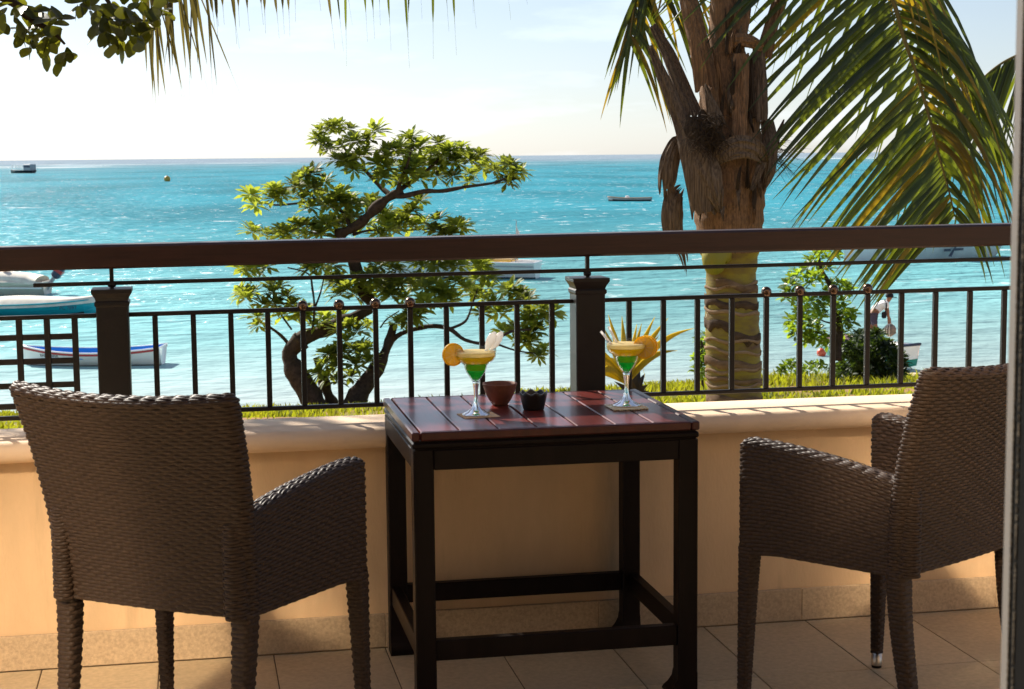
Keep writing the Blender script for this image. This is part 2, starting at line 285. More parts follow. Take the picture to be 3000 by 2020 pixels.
def sea():
    m = bpy.data.materials.new('sea_water'); m.use_nodes = True; nt = m.node_tree; nd = nt.nodes; L = nt.links.new; p = nd['Principled BSDF']
    def N(t, **k):
        n = nd.new(t)
        for a, b in k.items(): n.inputs[a.replace('_', ' ')].default_value = b
        return n
    def math_(op, a, b=None):
        n = nd.new('ShaderNodeMath'); n.operation = op
        for i, x in enumerate((a, b)):
            if x is None: continue
            if isinstance(x, (int, float)): n.inputs[i].default_value = x
            else: L(x, n.inputs[i])
        return n.outputs[0]
    tcd = nd.new('ShaderNodeTexCoord'); sp = nd.new('ShaderNodeSeparateXYZ'); L(tcd.outputs['Object'], sp.inputs[0])
    X, Y = sp.outputs[0], sp.outputs[1]
    mpA = nd.new('ShaderNodeMapping'); mpA.inputs['Scale'].default_value = (.010, .020, 1); L(tcd.outputs['Object'], mpA.inputs[0])
    nA = N('ShaderNodeTexNoise', Scale=1.0, Detail=6., Roughness=.6); L(mpA.outputs[0], nA.inputs['Vector'])
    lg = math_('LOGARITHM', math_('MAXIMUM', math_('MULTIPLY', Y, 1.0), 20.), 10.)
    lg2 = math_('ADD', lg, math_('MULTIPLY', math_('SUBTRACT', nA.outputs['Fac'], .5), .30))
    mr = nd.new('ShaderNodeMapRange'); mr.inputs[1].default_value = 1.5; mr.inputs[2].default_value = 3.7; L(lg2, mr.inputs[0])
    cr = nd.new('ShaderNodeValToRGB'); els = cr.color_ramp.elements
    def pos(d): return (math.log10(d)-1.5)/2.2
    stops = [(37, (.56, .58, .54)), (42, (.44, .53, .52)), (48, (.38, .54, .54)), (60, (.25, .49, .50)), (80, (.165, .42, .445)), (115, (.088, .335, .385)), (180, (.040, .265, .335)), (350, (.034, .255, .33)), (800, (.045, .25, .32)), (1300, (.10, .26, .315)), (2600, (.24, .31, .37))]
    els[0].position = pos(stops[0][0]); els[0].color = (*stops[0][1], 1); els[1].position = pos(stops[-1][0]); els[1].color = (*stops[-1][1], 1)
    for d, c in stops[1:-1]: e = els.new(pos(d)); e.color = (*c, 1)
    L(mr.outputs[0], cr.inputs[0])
    # darker drifting patches over weed beds
    mpB = nd.new('ShaderNodeMapping'); mpB.inputs['Scale'].default_value = (.03, .012, 1); mpB.inputs['Location'].default_value = (7, 3, 0); L(tcd.outputs['Object'], mpB.inputs[0])
    nB = N('ShaderNodeTexNoise', Scale=1.0, Detail=4.); L(mpB.outputs[0], nB.inputs['Vector'])
    rB = nd.new('ShaderNodeMapRange'); rB.inputs[1].default_value = .42; rB.inputs[2].default_value = .68; rB.inputs[3].default_value = 1.12; rB.inputs[4].default_value = .72; L(nB.outputs['Fac'], rB.inputs[0])
    mu = nd.new('ShaderNodeMix'); mu.data_type = 'RGBA'; mu.blend_type = 'MULTIPLY'; mu.inputs[0].default_value = 1; L(cr.outputs[0], mu.inputs[6]); L(rB.outputs[0], mu.inputs[7])
    # whitecaps: small torn streaks of foam, the reef break far out, and finer specks painted as sun glitter
    mpC = nd.new('ShaderNodeMapping'); mpC.inputs['Scale'].default_value = (.16, .22, 1); L(tcd.outputs['Object'], mpC.inputs[0])
    nC = N('ShaderNodeTexNoise', Scale=1.0, Detail=8., Roughness=.66); L(mpC.outputs[0], nC.inputs['Vector'])
    fC = nd.new('ShaderNodeMapRange'); fC.inputs[1].default_value = .635; fC.inputs[2].default_value = .69; L(nC.outputs['Fac'], fC.inputs[0])
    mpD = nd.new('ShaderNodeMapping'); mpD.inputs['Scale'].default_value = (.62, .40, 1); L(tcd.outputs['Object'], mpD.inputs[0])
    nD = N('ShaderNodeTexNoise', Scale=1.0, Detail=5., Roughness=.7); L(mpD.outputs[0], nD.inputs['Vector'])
    fGlint = nd.new('ShaderNodeMapRange'); fGlint.inputs[1].default_value = .615; fGlint.inputs[2].default_value = .67; L(nD.outputs['Fac'], fGlint.inputs[0])
    far = nd.new('ShaderNodeMapRange'); far.inputs[1].default_value = 55; far.inputs[2].default_value = 90; L(Y, far.inputs[0])
    mpR = nd.new('ShaderNodeMapping'); mpR.inputs['Scale'].default_value = (.004, .0045, 1); L(tcd.outputs['Object'], mpR.inputs[0])
    nR = N('ShaderNodeTexNoise', Scale=1.0, Detail=7., Roughness=.62); L(mpR.outputs[0], nR.inputs['Vector'])
    fR = nd.new('ShaderNodeMapRange'); fR.inputs[1].default_value = .56; fR.inputs[2].default_value = .62; L(nR.outputs['Fac'], fR.inputs[0])
    g1 = nd.new('ShaderNodeMapRange'); g1.inputs[1].default_value = 1100; g1.inputs[2].default_value = 1300; L(Y, g1.inputs[0])
    g2 = nd.new('ShaderNodeMapRange'); g2.inputs[1].default_value = 2100; g2.inputs[2].default_value = 2500; g2.inputs[3].default_value = 1; g2.inputs[4].default_value = 0; L(Y, g2.inputs[0])
    foam_glint = math_('MAXIMUM', math_('MULTIPLY', math_('MULTIPLY', math_('MAXIMUM', fC.outputs[0], fGlint.outputs[0]), far.outputs[0]), .9), math_('MULTIPLY', math_('MULTIPLY', fR.outputs[0], .75), math_('MULTIPLY', g1.outputs[0], g2.outputs[0])))
    mf = nd.new('ShaderNodeMix'); mf.data_type = 'RGBA'; L(foam_glint, mf.inputs[0]); L(mu.outputs[2], mf.inputs[6]); mf.inputs[7].default_value = (.85, .88, .88, 1)
    nd.remove(p); dif = nd.new('ShaderNodeBsdfDiffuse'); glo = nd.new('ShaderNodeBsdfGlossy'); glo.inputs['Roughness'].default_value = .22; msh = nd.new('ShaderNodeMixShader'); msh.inputs[0].default_value = .10
    L(mf.outputs[2], dif.inputs[0]); L(dif.outputs[0], msh.inputs[1]); L(glo.outputs[0], msh.inputs[2]); L(msh.outputs[0], nd['Material Output'].inputs[0])
    # ripples: three sizes, longer across the wind
    hs = None
    for sx, sy, amp, det in ((.09, .16, 1.3, 3), (.34, .60, .95, 3), (1.1, 1.9, .36, 4)):
        mq = nd.new('ShaderNodeMapping'); mq.inputs['Scale'].default_value = (sx, sy, 1); mq.inputs['Rotation'].default_value = (0, 0, .12); L(tcd.outputs['Object'], mq.inputs[0])
        nq = N('ShaderNodeTexNoise', Scale=1.0, Detail=float(det), Roughness=.55); L(mq.outputs[0], nq.inputs['Vector']); h = math_('MULTIPLY', nq.outputs['Fac'], amp); hs = h if hs is None else math_('ADD', hs, h)
    calm = nd.new('ShaderNodeMapRange'); calm.inputs[1].default_value = 38; calm.inputs[2].default_value = 80; calm.inputs[3].default_value = .35; calm.inputs[4].default_value = 1; L(Y, calm.inputs[0])
    b = nd.new('ShaderNodeBump'); b.inputs['Distance'].default_value = .9; L(calm.outputs[0], b.inputs['Strength']); L(hs, b.inputs['Height']); L(b.outputs[0], dif.inputs['Normal']); L(b.outputs[0], glo.inputs['Normal'])
    mb = MB(); ys = [28, 60, 120, 300, 1000, 4000, 40000]; v = []; f = []
    for y in ys: v += [(-40000, y, SEA), (-2000, y, SEA), (2000, y, SEA), (40000, y, SEA)]
    for i in range(len(ys)-1):
        for j in range(3): f.append((i*4+j, i*4+j+1, i*4+j+5, i*4+j+4))
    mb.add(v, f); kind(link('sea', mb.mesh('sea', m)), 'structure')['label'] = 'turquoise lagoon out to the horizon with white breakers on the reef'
sea()

# ------------------------------------------------------------------ terrace: floor, wall, facade, room
WY = 4.67
def terrace():
    fl = link('terrace_floor', MB().box(-7, 6, -4.0, WY, -.30, -.004, 0).mesh('terrace_floor', mGrout)); kind(fl, 'structure')
    fl['label'] = 'terrace floor laid with beige stone tiles'
    xs = [-.434+.3175*k for k in range(-3, 12)]; ys = [WY-.012, 4.165, 3.66, 3.155, 2.65]
    me = MB().box(0, .3145, -.5020, 0, -.004, 0, .0012).mesh('tile', mTile); mef = MB().box(0, .3145, -.4900, 0, -.004, 0, .0012).mesh('tile', mTile)
    for j in range(4):
        for x in xs:
            o = link('tile', mef if j == 0 else me, fl, (x+.0015, ys[j]-.0015, 0))
    big = link('far_paving', MB().box(-7, 6, -4.0, 2.64, -.004, -.001, 0).mesh('far_paving', mTile), fl)
    side = link('side_paving', MB().box(-7, -1.39, 2.645, WY, -.004, -.001, 0).box(3.38, 6, 2.645, WY, -.004, -.001, 0).mesh('side_paving', mTile), fl)
    # low wall with rounded coping
    w = thing('terrace_wall', 'low cream plastered parapet wall with a rounded coping behind the table', 'wall', (1, WY, 0))
    link('wall_body', MB().box(-7, 5, 0, .20, -.05, .600, 0).mesh('wall_body', mWall), w)
    prof = []
    yb, yf, zt, zb = .20, -.062, .645, .585
    rr = (zt-zb)/2
    pr = [(yb, zb+.004), (yb, zt-.006), (yb-.006, zt), (yf+rr+.05, zt), (yf+rr+.02, zt-.002)]
    for k in range(0, 9): a = PI/2 + k*PI/8; pr.append((yf+rr+math.cos(a)*rr, zb+rr+math.sin(a)*rr - (.0 if k else .001)))
    pr.append((-.012, zb-.002)); pr.append((-.012, zb+.004))
    nseg = 40; v = []; f = []
    for i in range(nseg+1):
        x = lerp(-7, 5, i/nseg)
        for y, z in pr: v.append((x, y, z))
    n = len(pr)
    for i in range(nseg):
        for j in range(n): a = i*n+j; b_ = i*n+(j+1) % n; f.append((a, b_, b_+n, a+n))
    link('coping', MB().add(v, f).mesh('coping', mCope, True), w)
    me = MB().box(0, .628, -.012, -.0005, 0, .098, .002).mesh('skirting_tile', mSkirt)
    for k in range(-2, 5): link('skirting_tile', me, w, (-.108+.6285*k-1, 0, .001))
    # facade of the house round the open door, and the room the view is taken from
    fc = MB().box(-7, -1.15, 1.16, 1.30, 0, 4.2, 0).box(1.9, 5, 1.16, 1.30, 0, 4.2, 0).box(-1.15, 1.9, 1.16, 1.30, 2.35, 4.2, 0)
    kind(link('facade_wall', fc.mesh('facade_wall', mFac)), 'structure')
    gw = thing('glazed_door', 'tall unseen bronze glass doors and added transom behind the terrace, sized to reflect sun onto it', 'door', (-2.4, 1.3, 0))
    for x0, x1, z0, z1 in ((-4.2, -3.2, .04, 3.32), (-3.18, -2.2, .04, 3.32), (-2.18, -1.62, .04, 3.32), (-1.60, -1.30, .04, 2.95), (.25, 1.35, 2.42, 3.25)):  # unseen panes, sized to reflect sun onto the left wall and right chair
        link('pane', MB().box(x0+2.4, x1+2.4, .012, .020, z0, z1, 0).mesh('pane', mBronze), gw)
    rm = MB().box(-2.4, -2.3, -4, 1.15, 0, 2.8, 0).box(2.3, 2.4, -4, 1.15, 0, 2.8, 0).box(-2.4, 2.4, -4.1, -4, 0, 2.8, 0).box(-2.4, 2.4, -4, 1.15, 2.8, 2.9, 0)
    kind(link('room_wall', rm.mesh('room_wall', mRoom)), 'structure')
    d = thing('sliding_door', 'dark sliding door leaf with a pale aluminium edge and brush seal at the right border', 'door', (.9, 1.3, 0))
    ox = -.9
    link('edge_strip', MB().box(.684+ox, .700+ox, 0, .0125, 0, 2.33, .0008).mesh('edge_strip', mAlu), d)
    link('leaf_frame', MB().box(.6842+ox, .84+ox, -.060, -.0004, 0, 2.34, .0015).box(.84+ox, 1.85+ox, -.05, -.02, 0, .12, .002).box(.84+ox, 1.85+ox, -.05, -.02, 2.22, 2.34, .002).box(1.75+ox, 1.85+ox, -.06, -.01, .12, 2.22, .002).mesh('leaf_frame', mBlack), d)
    link('pane', MB().box(.84+ox, 1.75+ox, -.040, -.032, .12, 2.22, 0).mesh('pane', mGlass), d)
    mb = MB()
    for ky in (-.0015, -.0105):
        z = .3
        while z < 1.95:
            dz = random.uniform(.0015, .006); wv = random.uniform(.0006, .0022); mb.box(.6842+ox-.0012, .6842+ox+.0003, ky-wv/2, ky+wv/2, z, z+dz, 0); z += dz*random.uniform(1.0, 1.7)
    kind(link('brush_seal', mb.mesh('brush_seal', mPile), d), 'stuff')
terrace()

# ------------------------------------------------------------------ balustrade
def balustrade():
    by = 4.76
    b = thing('balustrade', 'dark balustrade with wooden handrail, square posts and thin iron balusters on the parapet', 'balustrade', (1, by, .645))
    ox, oz = -1, -.645
    def P(name, mb, mat, par=b, sm=False): return link(name, mb.mesh(name, mat, sm), par)
    hr = P('handrail', MB().box(-4+ox, 4+ox, -.045, .045, 1.106+oz, 1.172+oz, .006), mRail)
    rd = P('rod', MB().box(-.422+ox, 4+ox, -.006, .006, 1.058+oz, 1.069+oz, .002), mIron)
    hr.rotation_euler = (0, -.0045, 0); rd.rotation_euler = (0, -.0045, 0)
    for x in (-.213, 1.143, 2.58):
        p = P('post', MB().box(x-.0435+ox, x+.0435+ox, -.0435, .0435, 0, 1.000+oz, .003), mIron)
        cp = MB(); lv = [(.0435, .995), (.047, 1.000), (.047, 1.008), (.0435, 1.012), (.046, 1.020), (.052, 1.030), (.0545, 1.034), (.0545, 1.044)]
        v = []; f = []
        for h, z in lv: v += [(x+ox-h, -h, z+oz), (x+ox+h, -h, z+oz), (x+ox+h, h, z+oz), (x+ox-h, h, z+oz)]
        for i in range(len(lv)-1):
            for j in range(4): f.append((i*4+j, i*4+(j+1) % 4, i*4+4+(j+1) % 4, i*4+4+j))
        k = len(lv)*4; f += [(3, 2, 1, 0), (k-4, k-3, k-2, k-1)]
        P('cap', cp.add(v, f), mIron, p)
        P('stem', MB().box(x-.0055+ox, x+.0055+ox, -.0075, .0075, 1.043+oz, 1.107+oz, .001), mIron, p)
        P('collar', MB().lathe([(.004, -.009), (.011, -.006), (.012, 0), (.011, .004), (.004, .006)], 10, c=(x+ox, 0, 1.055+oz)), mIron, p, True)
    for a, c in ((-.170, 1.100), (1.1865, 2.536), (2.6235, 4.0), (-4, -.2565)):
        tr = P('top_rail', MB().box(a+ox, c+ox, -.008, .008, .968+oz, .980+oz, .002), mIron)
        tr.rotation_euler = (0, -.004, 0)
        P('bottom_rail', MB().box(a+ox, c+ox, -.008, .008, .684+oz, .696+oz, .002), mIron)
    me = MB().box(-.0075, .0075, -.0075, .0075, 0, .2716, .0015).mesh('baluster', mIron)
    bl = MB().lathe([(.001, -.016)] + [(.0158*math.cos(a), .0158*math.sin(a)) for a in np.linspace(-1.3, 1.3, 9)] + [(.001, .016)], 14).mesh('ball', mBrass, True)
    xs = [-.099, .006, .110, .213, .312, .415, .519, .619, .724, .828, .932, 1.036] + [1.269, 1.374, 1.479, 1.586, 1.694, 1.800, 1.906, 2.016, 2.126, 2.237, 2.350, 2.464]
    for i, x in enumerate(xs):
        o = link('baluster', me, b, (x+ox, 0, oz+.6962)); o.scale = (1, 1, 1+.004*(x+ox)/.2716)
        if i in (4, 5, 6, 7, 16, 17, 18, 19): link('ball', bl, o, (0, 0, .2878))
    for x in (2.72, 2.83, 2.94, 3.05):
        o = link('baluster', me, b, (x+ox, 0, oz+.6962)); o.scale = (1, 1, 1+.004*(x+ox)/.2716)
    lv = MB().box(-.0085, .0085, -.005, .005, .6962, .9678, .0015).mesh('lattice_bar', mIron)
    for k in range(8): link('lattice_bar', lv, b, (-.317-.0745*k+ox, -.001, oz))
    lh = MB().box(-.62, 0, -.004, .004, -.0082, .0082, .0015).mesh('lattice_bar', mIron)
    for z in (.913, .846, .779, .722): link('lattice_bar', lh, b, (-.309+ox, .002, z+oz))
balustrade()

# ------------------------------------------------------------------ table and what stands on it
TT = .727
def table():
    x0, x1, y0, y1 = .522, 1.256, 4.018, 4.632
    t = thing('bar_table', 'dark mahogany slatted table set against the parapet between the chairs', 'table', ((x0+x1)/2, (y0+y1)/2, 0))
    cx, cyy = (x0+x1)/2, (y0+y1)/2; hx, hy = (x1-x0)/2, (y1-y0)/2
    n = 7; bx = .022; w = (2*hx-2*bx)/n
    for i in range(n):
        a = -hx+bx+w*i; link('plank', MB().box(a+.0022, a+w-.0022, -hy+.014, hy-.014, TT-.020, TT, .0022).mesh('plank', mTable), t)
    link('under_panel', MB().box(-hx+.02, hx-.02, -hy+.012, hy-.012, TT-.030, TT-.022, 0).mesh('under_panel', mTabDk), t)
    for s in (-1, 1):
        a = -hx if s < 0 else hx-bx+.0022
        link('end_rail', MB().box(a, a+bx-.0022, -hy, hy, TT-.022, TT, .003).mesh('end_rail', mTabRim), t)
        c = -hy if s < 0 else hy-.0125
        link('edge_rail', MB().box(-hx+bx-.0005, hx-bx+.0005, c, c+.0125, TT-.022, TT, .003).mesh('edge_rail', mTabRim), t)
    # moulded band: a bead under the top, a groove, then the apron
    link('moulding', MB().box(-hx+.001, hx-.001, -hy+.001, hy-.001, TT-.042, TT-.0262, .004).mesh('moulding', mTabDk), t)
    link('groove', MB().box(-hx+.008, hx-.008, -hy+.008, hy-.008, TT-.048, TT-.0225, 0).mesh('groove', mTabDk), t)
    L_ = .051; zt = TT-.046; za = TT-.096; i_ = .003
    for s in (-1, 1):
        y = (-hy+i_) if s < 0 else (hy-i_-.026)
        link('apron', MB().box(-hx+L_+i_, hx-L_-i_, y, y+.026, za, zt, .002).mesh('apron', mTabDk), t)
        x = (-hx+i_) if s < 0 else (hx-i_-.026)
        link('apron', MB().box(x, x+.026, -hy+L_+i_, hy-L_-i_, za, zt, .002).mesh('apron', mTabDk), t)
        y = (-hy+i_+.010) if s < 0 else (hy-i_-.036)
        link('stretcher', MB().box(-hx+L_+i_, hx-L_-i_, y, y+.028, .145, .197, .002).mesh('stretcher', mTabDk), t)
        x = (-hx+i_+.006) if s < 0 else (hx-i_-.034)
        link('stretcher', MB().box(x, x+.028, -hy+L_+i_, hy-L_-i_, .145, .197, .002).mesh('stretcher', mTabDk), t)
    for sx in (-1, 1):
        for sy in (-1, 1):
            ax = sx*(hx-i_); ay = sy*(hy-i_)      # outer corner; the foot sweeps inward at the floor
            lv = [(zt, 0), (.075, 0), (.055, .003), (.038, .012), (.027, .022), (.018, .026), (.0, .012)]
            v = []; f = []
            for z, k in lv:
                q = [(ax, ay), (ax-sx*(L_+k), ay), (ax-sx*(L_+k), ay-sy*(L_+k*.6)), (ax, ay-sy*(L_+k*.6))]
                if sx*sy < 0: q = q[::-1]
                v += [(a, b_, z) for a, b_ in q]
            for i in range(len(lv)-1):
                for j in range(4): f.append((i*4+j, i*4+(j+1) % 4, i*4+4+(j+1) % 4, i*4+4+j))
            k = len(lv)*4; f += [(0, 1, 2, 3)[::-1], (k-4, k-3, k-2, k-1)]
            me = MB().add(v, f).mesh('leg', mTabDk); bm = bmesh.new(); bm.from_mesh(me); bmesh.ops.recalc_face_normals(bm, faces=bm.faces)
            bmesh.ops.bevel(bm, geom=[e for e in bm.edges if abs(e.verts[0].co.z-e.verts[1].co.z) > .3], offset=.003, segments=1, affect='EDGES'); bm.to_mesh(me); bm.free()
            link('leg', me, t)
table()

def citrus(par, name, c, rot, r, mats=(None,)):
    """a slice: rind ring, pith and flesh"""
    T = Matrix.Translation(c) @ rot
    def ring(r0, r1, h0, h1, mat, nm, p):
        mb = MB(); prof = [(r0, -h0), (r1, -h1), (r1, h1), (r0, h0)]; mb.lathe(prof, 28); mb.v = [tuple(T @ Vector(q)) for q in mb.v]
        return link(nm, mb.mesh(nm, mat, False), p)
    s = ring(r*.86, r, .0042, .0036, mRind, name, par)
    mb = MB(); seg = 9
    for k in range(seg):
        a0, a1 = 2*PI*k/seg+.06, 2*PI*(k+1)/seg-.06
        rim = [(r*.87*math.cos(a), r*.87*math.sin(a)) for a in np.linspace(a0, a1, 5)]; m_ = (a0+a1)/2; tip = (r*.10*math.cos(m_), r*.10*math.sin(m_))
        pts = [tip]+rim; n = len(pts); v = [(x, y, -.0034) for x, y in pts]+[(x, y, .0034) for x, y in pts]
        f = [list(range(n))[::-1], [n+i for i in range(n)]]+[(i, (i+1) % n, n+(i+1) % n, n+i) for i in range(n)]
        mb.add([T @ Vector(q) for q in v], f)
    mb.lathe
    link('flesh', mb.mesh('flesh', mFlesh), s)
    pm = MB().lathe([(.0001, -.0024), (r*.88, -.0024), (r*.88, .0024), (.0001, .0024)], 28); pm.v = [tuple(T @ Vector(q)) for q in pm.v]
    link('pith', pm.mesh('pith', mFoam), s)

def cocktail(x, y, label, side, z0):
    g = thing('cocktail_glass', label, 'cocktail', (x, y, z0), 0, 'margarita glasses on the table')
    outer = [(.0095, .088), (.0165, .100), (.0235, .110), (.0280, .121), (.0305, .131), (.036, .137), (.046, .143), (.0525, .152), (.0545, .163), (.0540, .176)]
    inner = [(r-.0013, z+.0012) for r, z in outer[::-1]]; inner[0] = (.0530, .1762)
    link('bowl', MB().lathe([(.004, .0865)]+outer+inner+[(.002, .0905)], 40).mesh('bowl', mGlass, True), g)
    st = [(.0001, .0905), (.006, .0905), (.0094, .088), (.0078, .080), (.0060, .066), (.0054, .050), (.0060, .036), (.0085, .026), (.0120, .018), (.024, .009), (.0345, .0045), (.0365, .0025), (.0360, .0005), (.0001, .0005)]
    link('stem', MB().lathe(st, 36).mesh('stem', mStem, True), g)
    e = .0022
    lq = [(.0001, .0925), (.0075, .0925), (.0165-e, .1015), (.0235-e, .1115), (.0266-e, .1180)]
    link('green_layer', MB().lathe(lq+[(.0001, .1180)], 36).mesh('green_layer', mGrn, True), g)
    lq = [(.0001, .1183), (.0266-e, .1183), (.0280-e, .1215), (.0305-e, .1315), (.0345-e, .1362)]
    link('mixed_layer', MB().lathe(lq+[(.0001, .1362)], 36).mesh('mixed_layer', mMix, True), g)
    lq = [(.0001, .1365), (.0345-e, .1365), (.036-e, .138), (.046-e, .144), (.0525-e, .1525), (.0530-e, .156)]
    link('yellow_layer', MB().lathe(lq+[(.0001, .156)], 36).mesh('yellow_layer', mYel, True), g)
    lq = [(.0001, .1562), (.0530-e, .1562), (.0542-e, .163), (.0535-e, .1665), (.050, .1672), (.0001, .1668)]
    link('foam_layer', MB().lathe(lq, 36).mesh('foam_layer', mFoam, True), g)
    view = Vector((x, y, 0)).normalized(); rt = Vector((view.y, -view.x, 0))
    if side < 0:
        c = -rt*.058 + Vector((0, 0, .160)); rot = Matrix.Rotation(math.atan2(-view.x, view.y)+.45, 4, 'Z') @ Matrix.Rotation(PI/2, 4, 'X')
        citrus(g, 'citrus_slice', c - view*.006, rot, .030)
        for k, (dx, l, tilt, wd) in enumerate(((.018, .075, .52, .013), (.030, .078, .62, .011))):
            d = (rt*tilt + Vector((0, 0, 1)) + view*.2).normalized(); a = rt*dx + view*.01*k + Vector((0, 0, .150))
            pts = [a+d*l*t for t in np.linspace(0, 1, 9)]; rad = [.0030, .0030, .0032, .006, .0105, wd, wd, wd*.8, .003]
            link('stirrer', MB().tube(pts, rad, 14, flat=.35, side=view).mesh('stirrer', mStraw, True), g)
    else:
        c = rt*.048 + Vector((0, 0, .158)); rot = Matrix.Rotation(math.atan2(-view.x, view.y)-.35, 4, 'Z') @ Matrix.Rotation(PI/2, 4, 'X')
        citrus(g, 'citrus_slice', c - view*.012, rot, .031); citrus(g, 'citrus_slice', c + rt*.007 + view*.004, rot, .030)
        for k, (dx, l, tilt) in enumerate(((-.020, .078, -.78), (-.012, .082, -.50))):
            d = (rt*tilt + Vector((0, 0, 1)) + view*.25*(k+.3)).normalized(); a = rt*dx + view*.014*k + Vector((0, 0, .138))
            link('straw', MB().tube([a+d*l*t for t in np.linspace(0, 1, 5)], [.0034]*5, 12, cap=False).tube([a+d*l*t for t in (1, .98)], [.0034, .0028], 12, cap=False).mesh('straw', mStraw, True), g)
    return g

def tabletop():
    xl, yl, xr, yr = .7225, 4.255, 1.1345, 4.283
    cocktail(xl, yl, 'green and yellow cocktail with the citrus slice on its left rim, on a paper napkin', -1, TT+.0012)
    cocktail(xr, yr, 'green and yellow cocktail with two straws on a bamboo coaster', 1, TT+.0062)
    nv = thing('paper_napkin', 'small square peach paper napkin under the left cocktail', 'napkin', (xl+.005, yl-.005, TT), .10)
    mb = MB(); n = 8; v = [(lerp(-.048, .048, i/n), lerp(-.043, .043, j/n), .0010+.0006*abs(math.sin(i*1.7+j*.9))*(1 if (i in (0, n) or j in (0, n)) else .1)) for j in range(n+1) for i in range(n+1)]
    f = [(j*(n+1)+i, j*(n+1)+i+1, (j+1)*(n+1)+i+1, (j+1)*(n+1)+i) for j in range(n) for i in range(n)]
    link('sheet', mb.add(v, f).mesh('sheet', mPaper, True), nv)
    link('fold', MB().box(-.047, .047, -.042, .042, .0002, .0007, 0).mesh('fold', mPaper), nv)
    cs = thing('coaster', 'pale bamboo stick coaster under the right cocktail', 'coaster', (xr, yr-.003, TT), .04)
    me = MB().tube([(0, -.045, .0030), (0, 0, .0030), (0, .045, .0030)], .0030, 8).mesh('stick', mBamb, True)
    for k in range(15): link('stick', me, cs, (-.045+.0064*k, random.uniform(-.003, .003), 0))
    for yy in (-.028, .028): link('thread', MB().tube([(-.046, yy, .0062), (.046, yy, .0062)], .0007, 6).mesh('thread', mPaper), cs)
    bw = thing('clay_bowl', 'small brown terracotta bowl beside the left cocktail', 'bowl', (.8175, 4.425, TT))
    pr = [(.0001, .0005), (.021, .0005), (.0225, .003), (.031, .016), (.040, .034), (.0450, .050), (.0462, .0575), (.0452, .0600), (.0435, .0590), (.0420, .050), (.036, .034), (.026, .018), (.012, .010), (.0001, .009)]
    link('bowl_body', MB().lathe(pr, 40).mesh('bowl_body', mClay, True), bw)
    link('rim_band', MB().lathe([(.0452, .0535), (.0470, .0545), (.0473, .0580), (.0462, .0600), (.0448, .0600)], 40).mesh('rim_band', mClay, True), bw)
    a = thing('ashtray', 'black fluted ashtray with a wavy rim on the table', 'ashtray', (.8885, 4.318, TT))
    def fl(r, z, q): k = max(0, (z-.006)/.04); w = math.cos(q*8); return r*(1+.022*w*k), z + .0028*w*max(0, (z-.030)/.016)
    pr = [(.0001, .0005), (.0265, .0005), (.0280, .003), (.0325, .022), (.0362, .040), (.0368, .0450), (.0350, .0460), (.0335, .0440), (.0300, .025), (.0255, .010), (.0001, .009)]
    link('ashtray_body', MB().lathe(pr, 80, f=fl).mesh('ashtray_body', mAsh, True), a)
    ra = MB().lathe([(.0345, .0455), (.0358, .0473), (.0372, .0462)], 80, f=fl)
    link('rim', ra.mesh('rim', M('ash_rim', (.30, .28, .26), .3, .6), True), a)
tabletop()

# ------------------------------------------------------------------ woven chairs
def stadium(s, a, t):
    """closed outline: s in 0..1 -> (x along length -a..a, y across -t/2..t/2), by arc length"""
    r = t/2; st = 2*(a-r); per = 2*st+2*PI*r; d = (s % 1.0)*per
    x = np.empty_like(d); y = np.empty_like(d)
    k1 = d < st; x = np.where(k1, -a+r+d, 0.); y = np.where(k1, -r, 0.)
    k2 = (d >= st) & (d < st+PI*r); q = (d-st)/r - PI/2; x = np.where(k2, a-r+r*np.cos(q), x); y = np.where(k2, r*np.sin(q), y)
    k3 = (d >= st+PI*r) & (d < 2*st+PI*r); x = np.where(k3, a-r-(d-st-PI*r), x); y = np.where(k3, r, y)
    k4 = d >= 2*st+PI*r; q = (d-2*st-PI*r)/r + PI/2; x = np.where(k4, -a+r+r*np.cos(q), x); y = np.where(k4, r*np.sin(q), y)
    return x, y

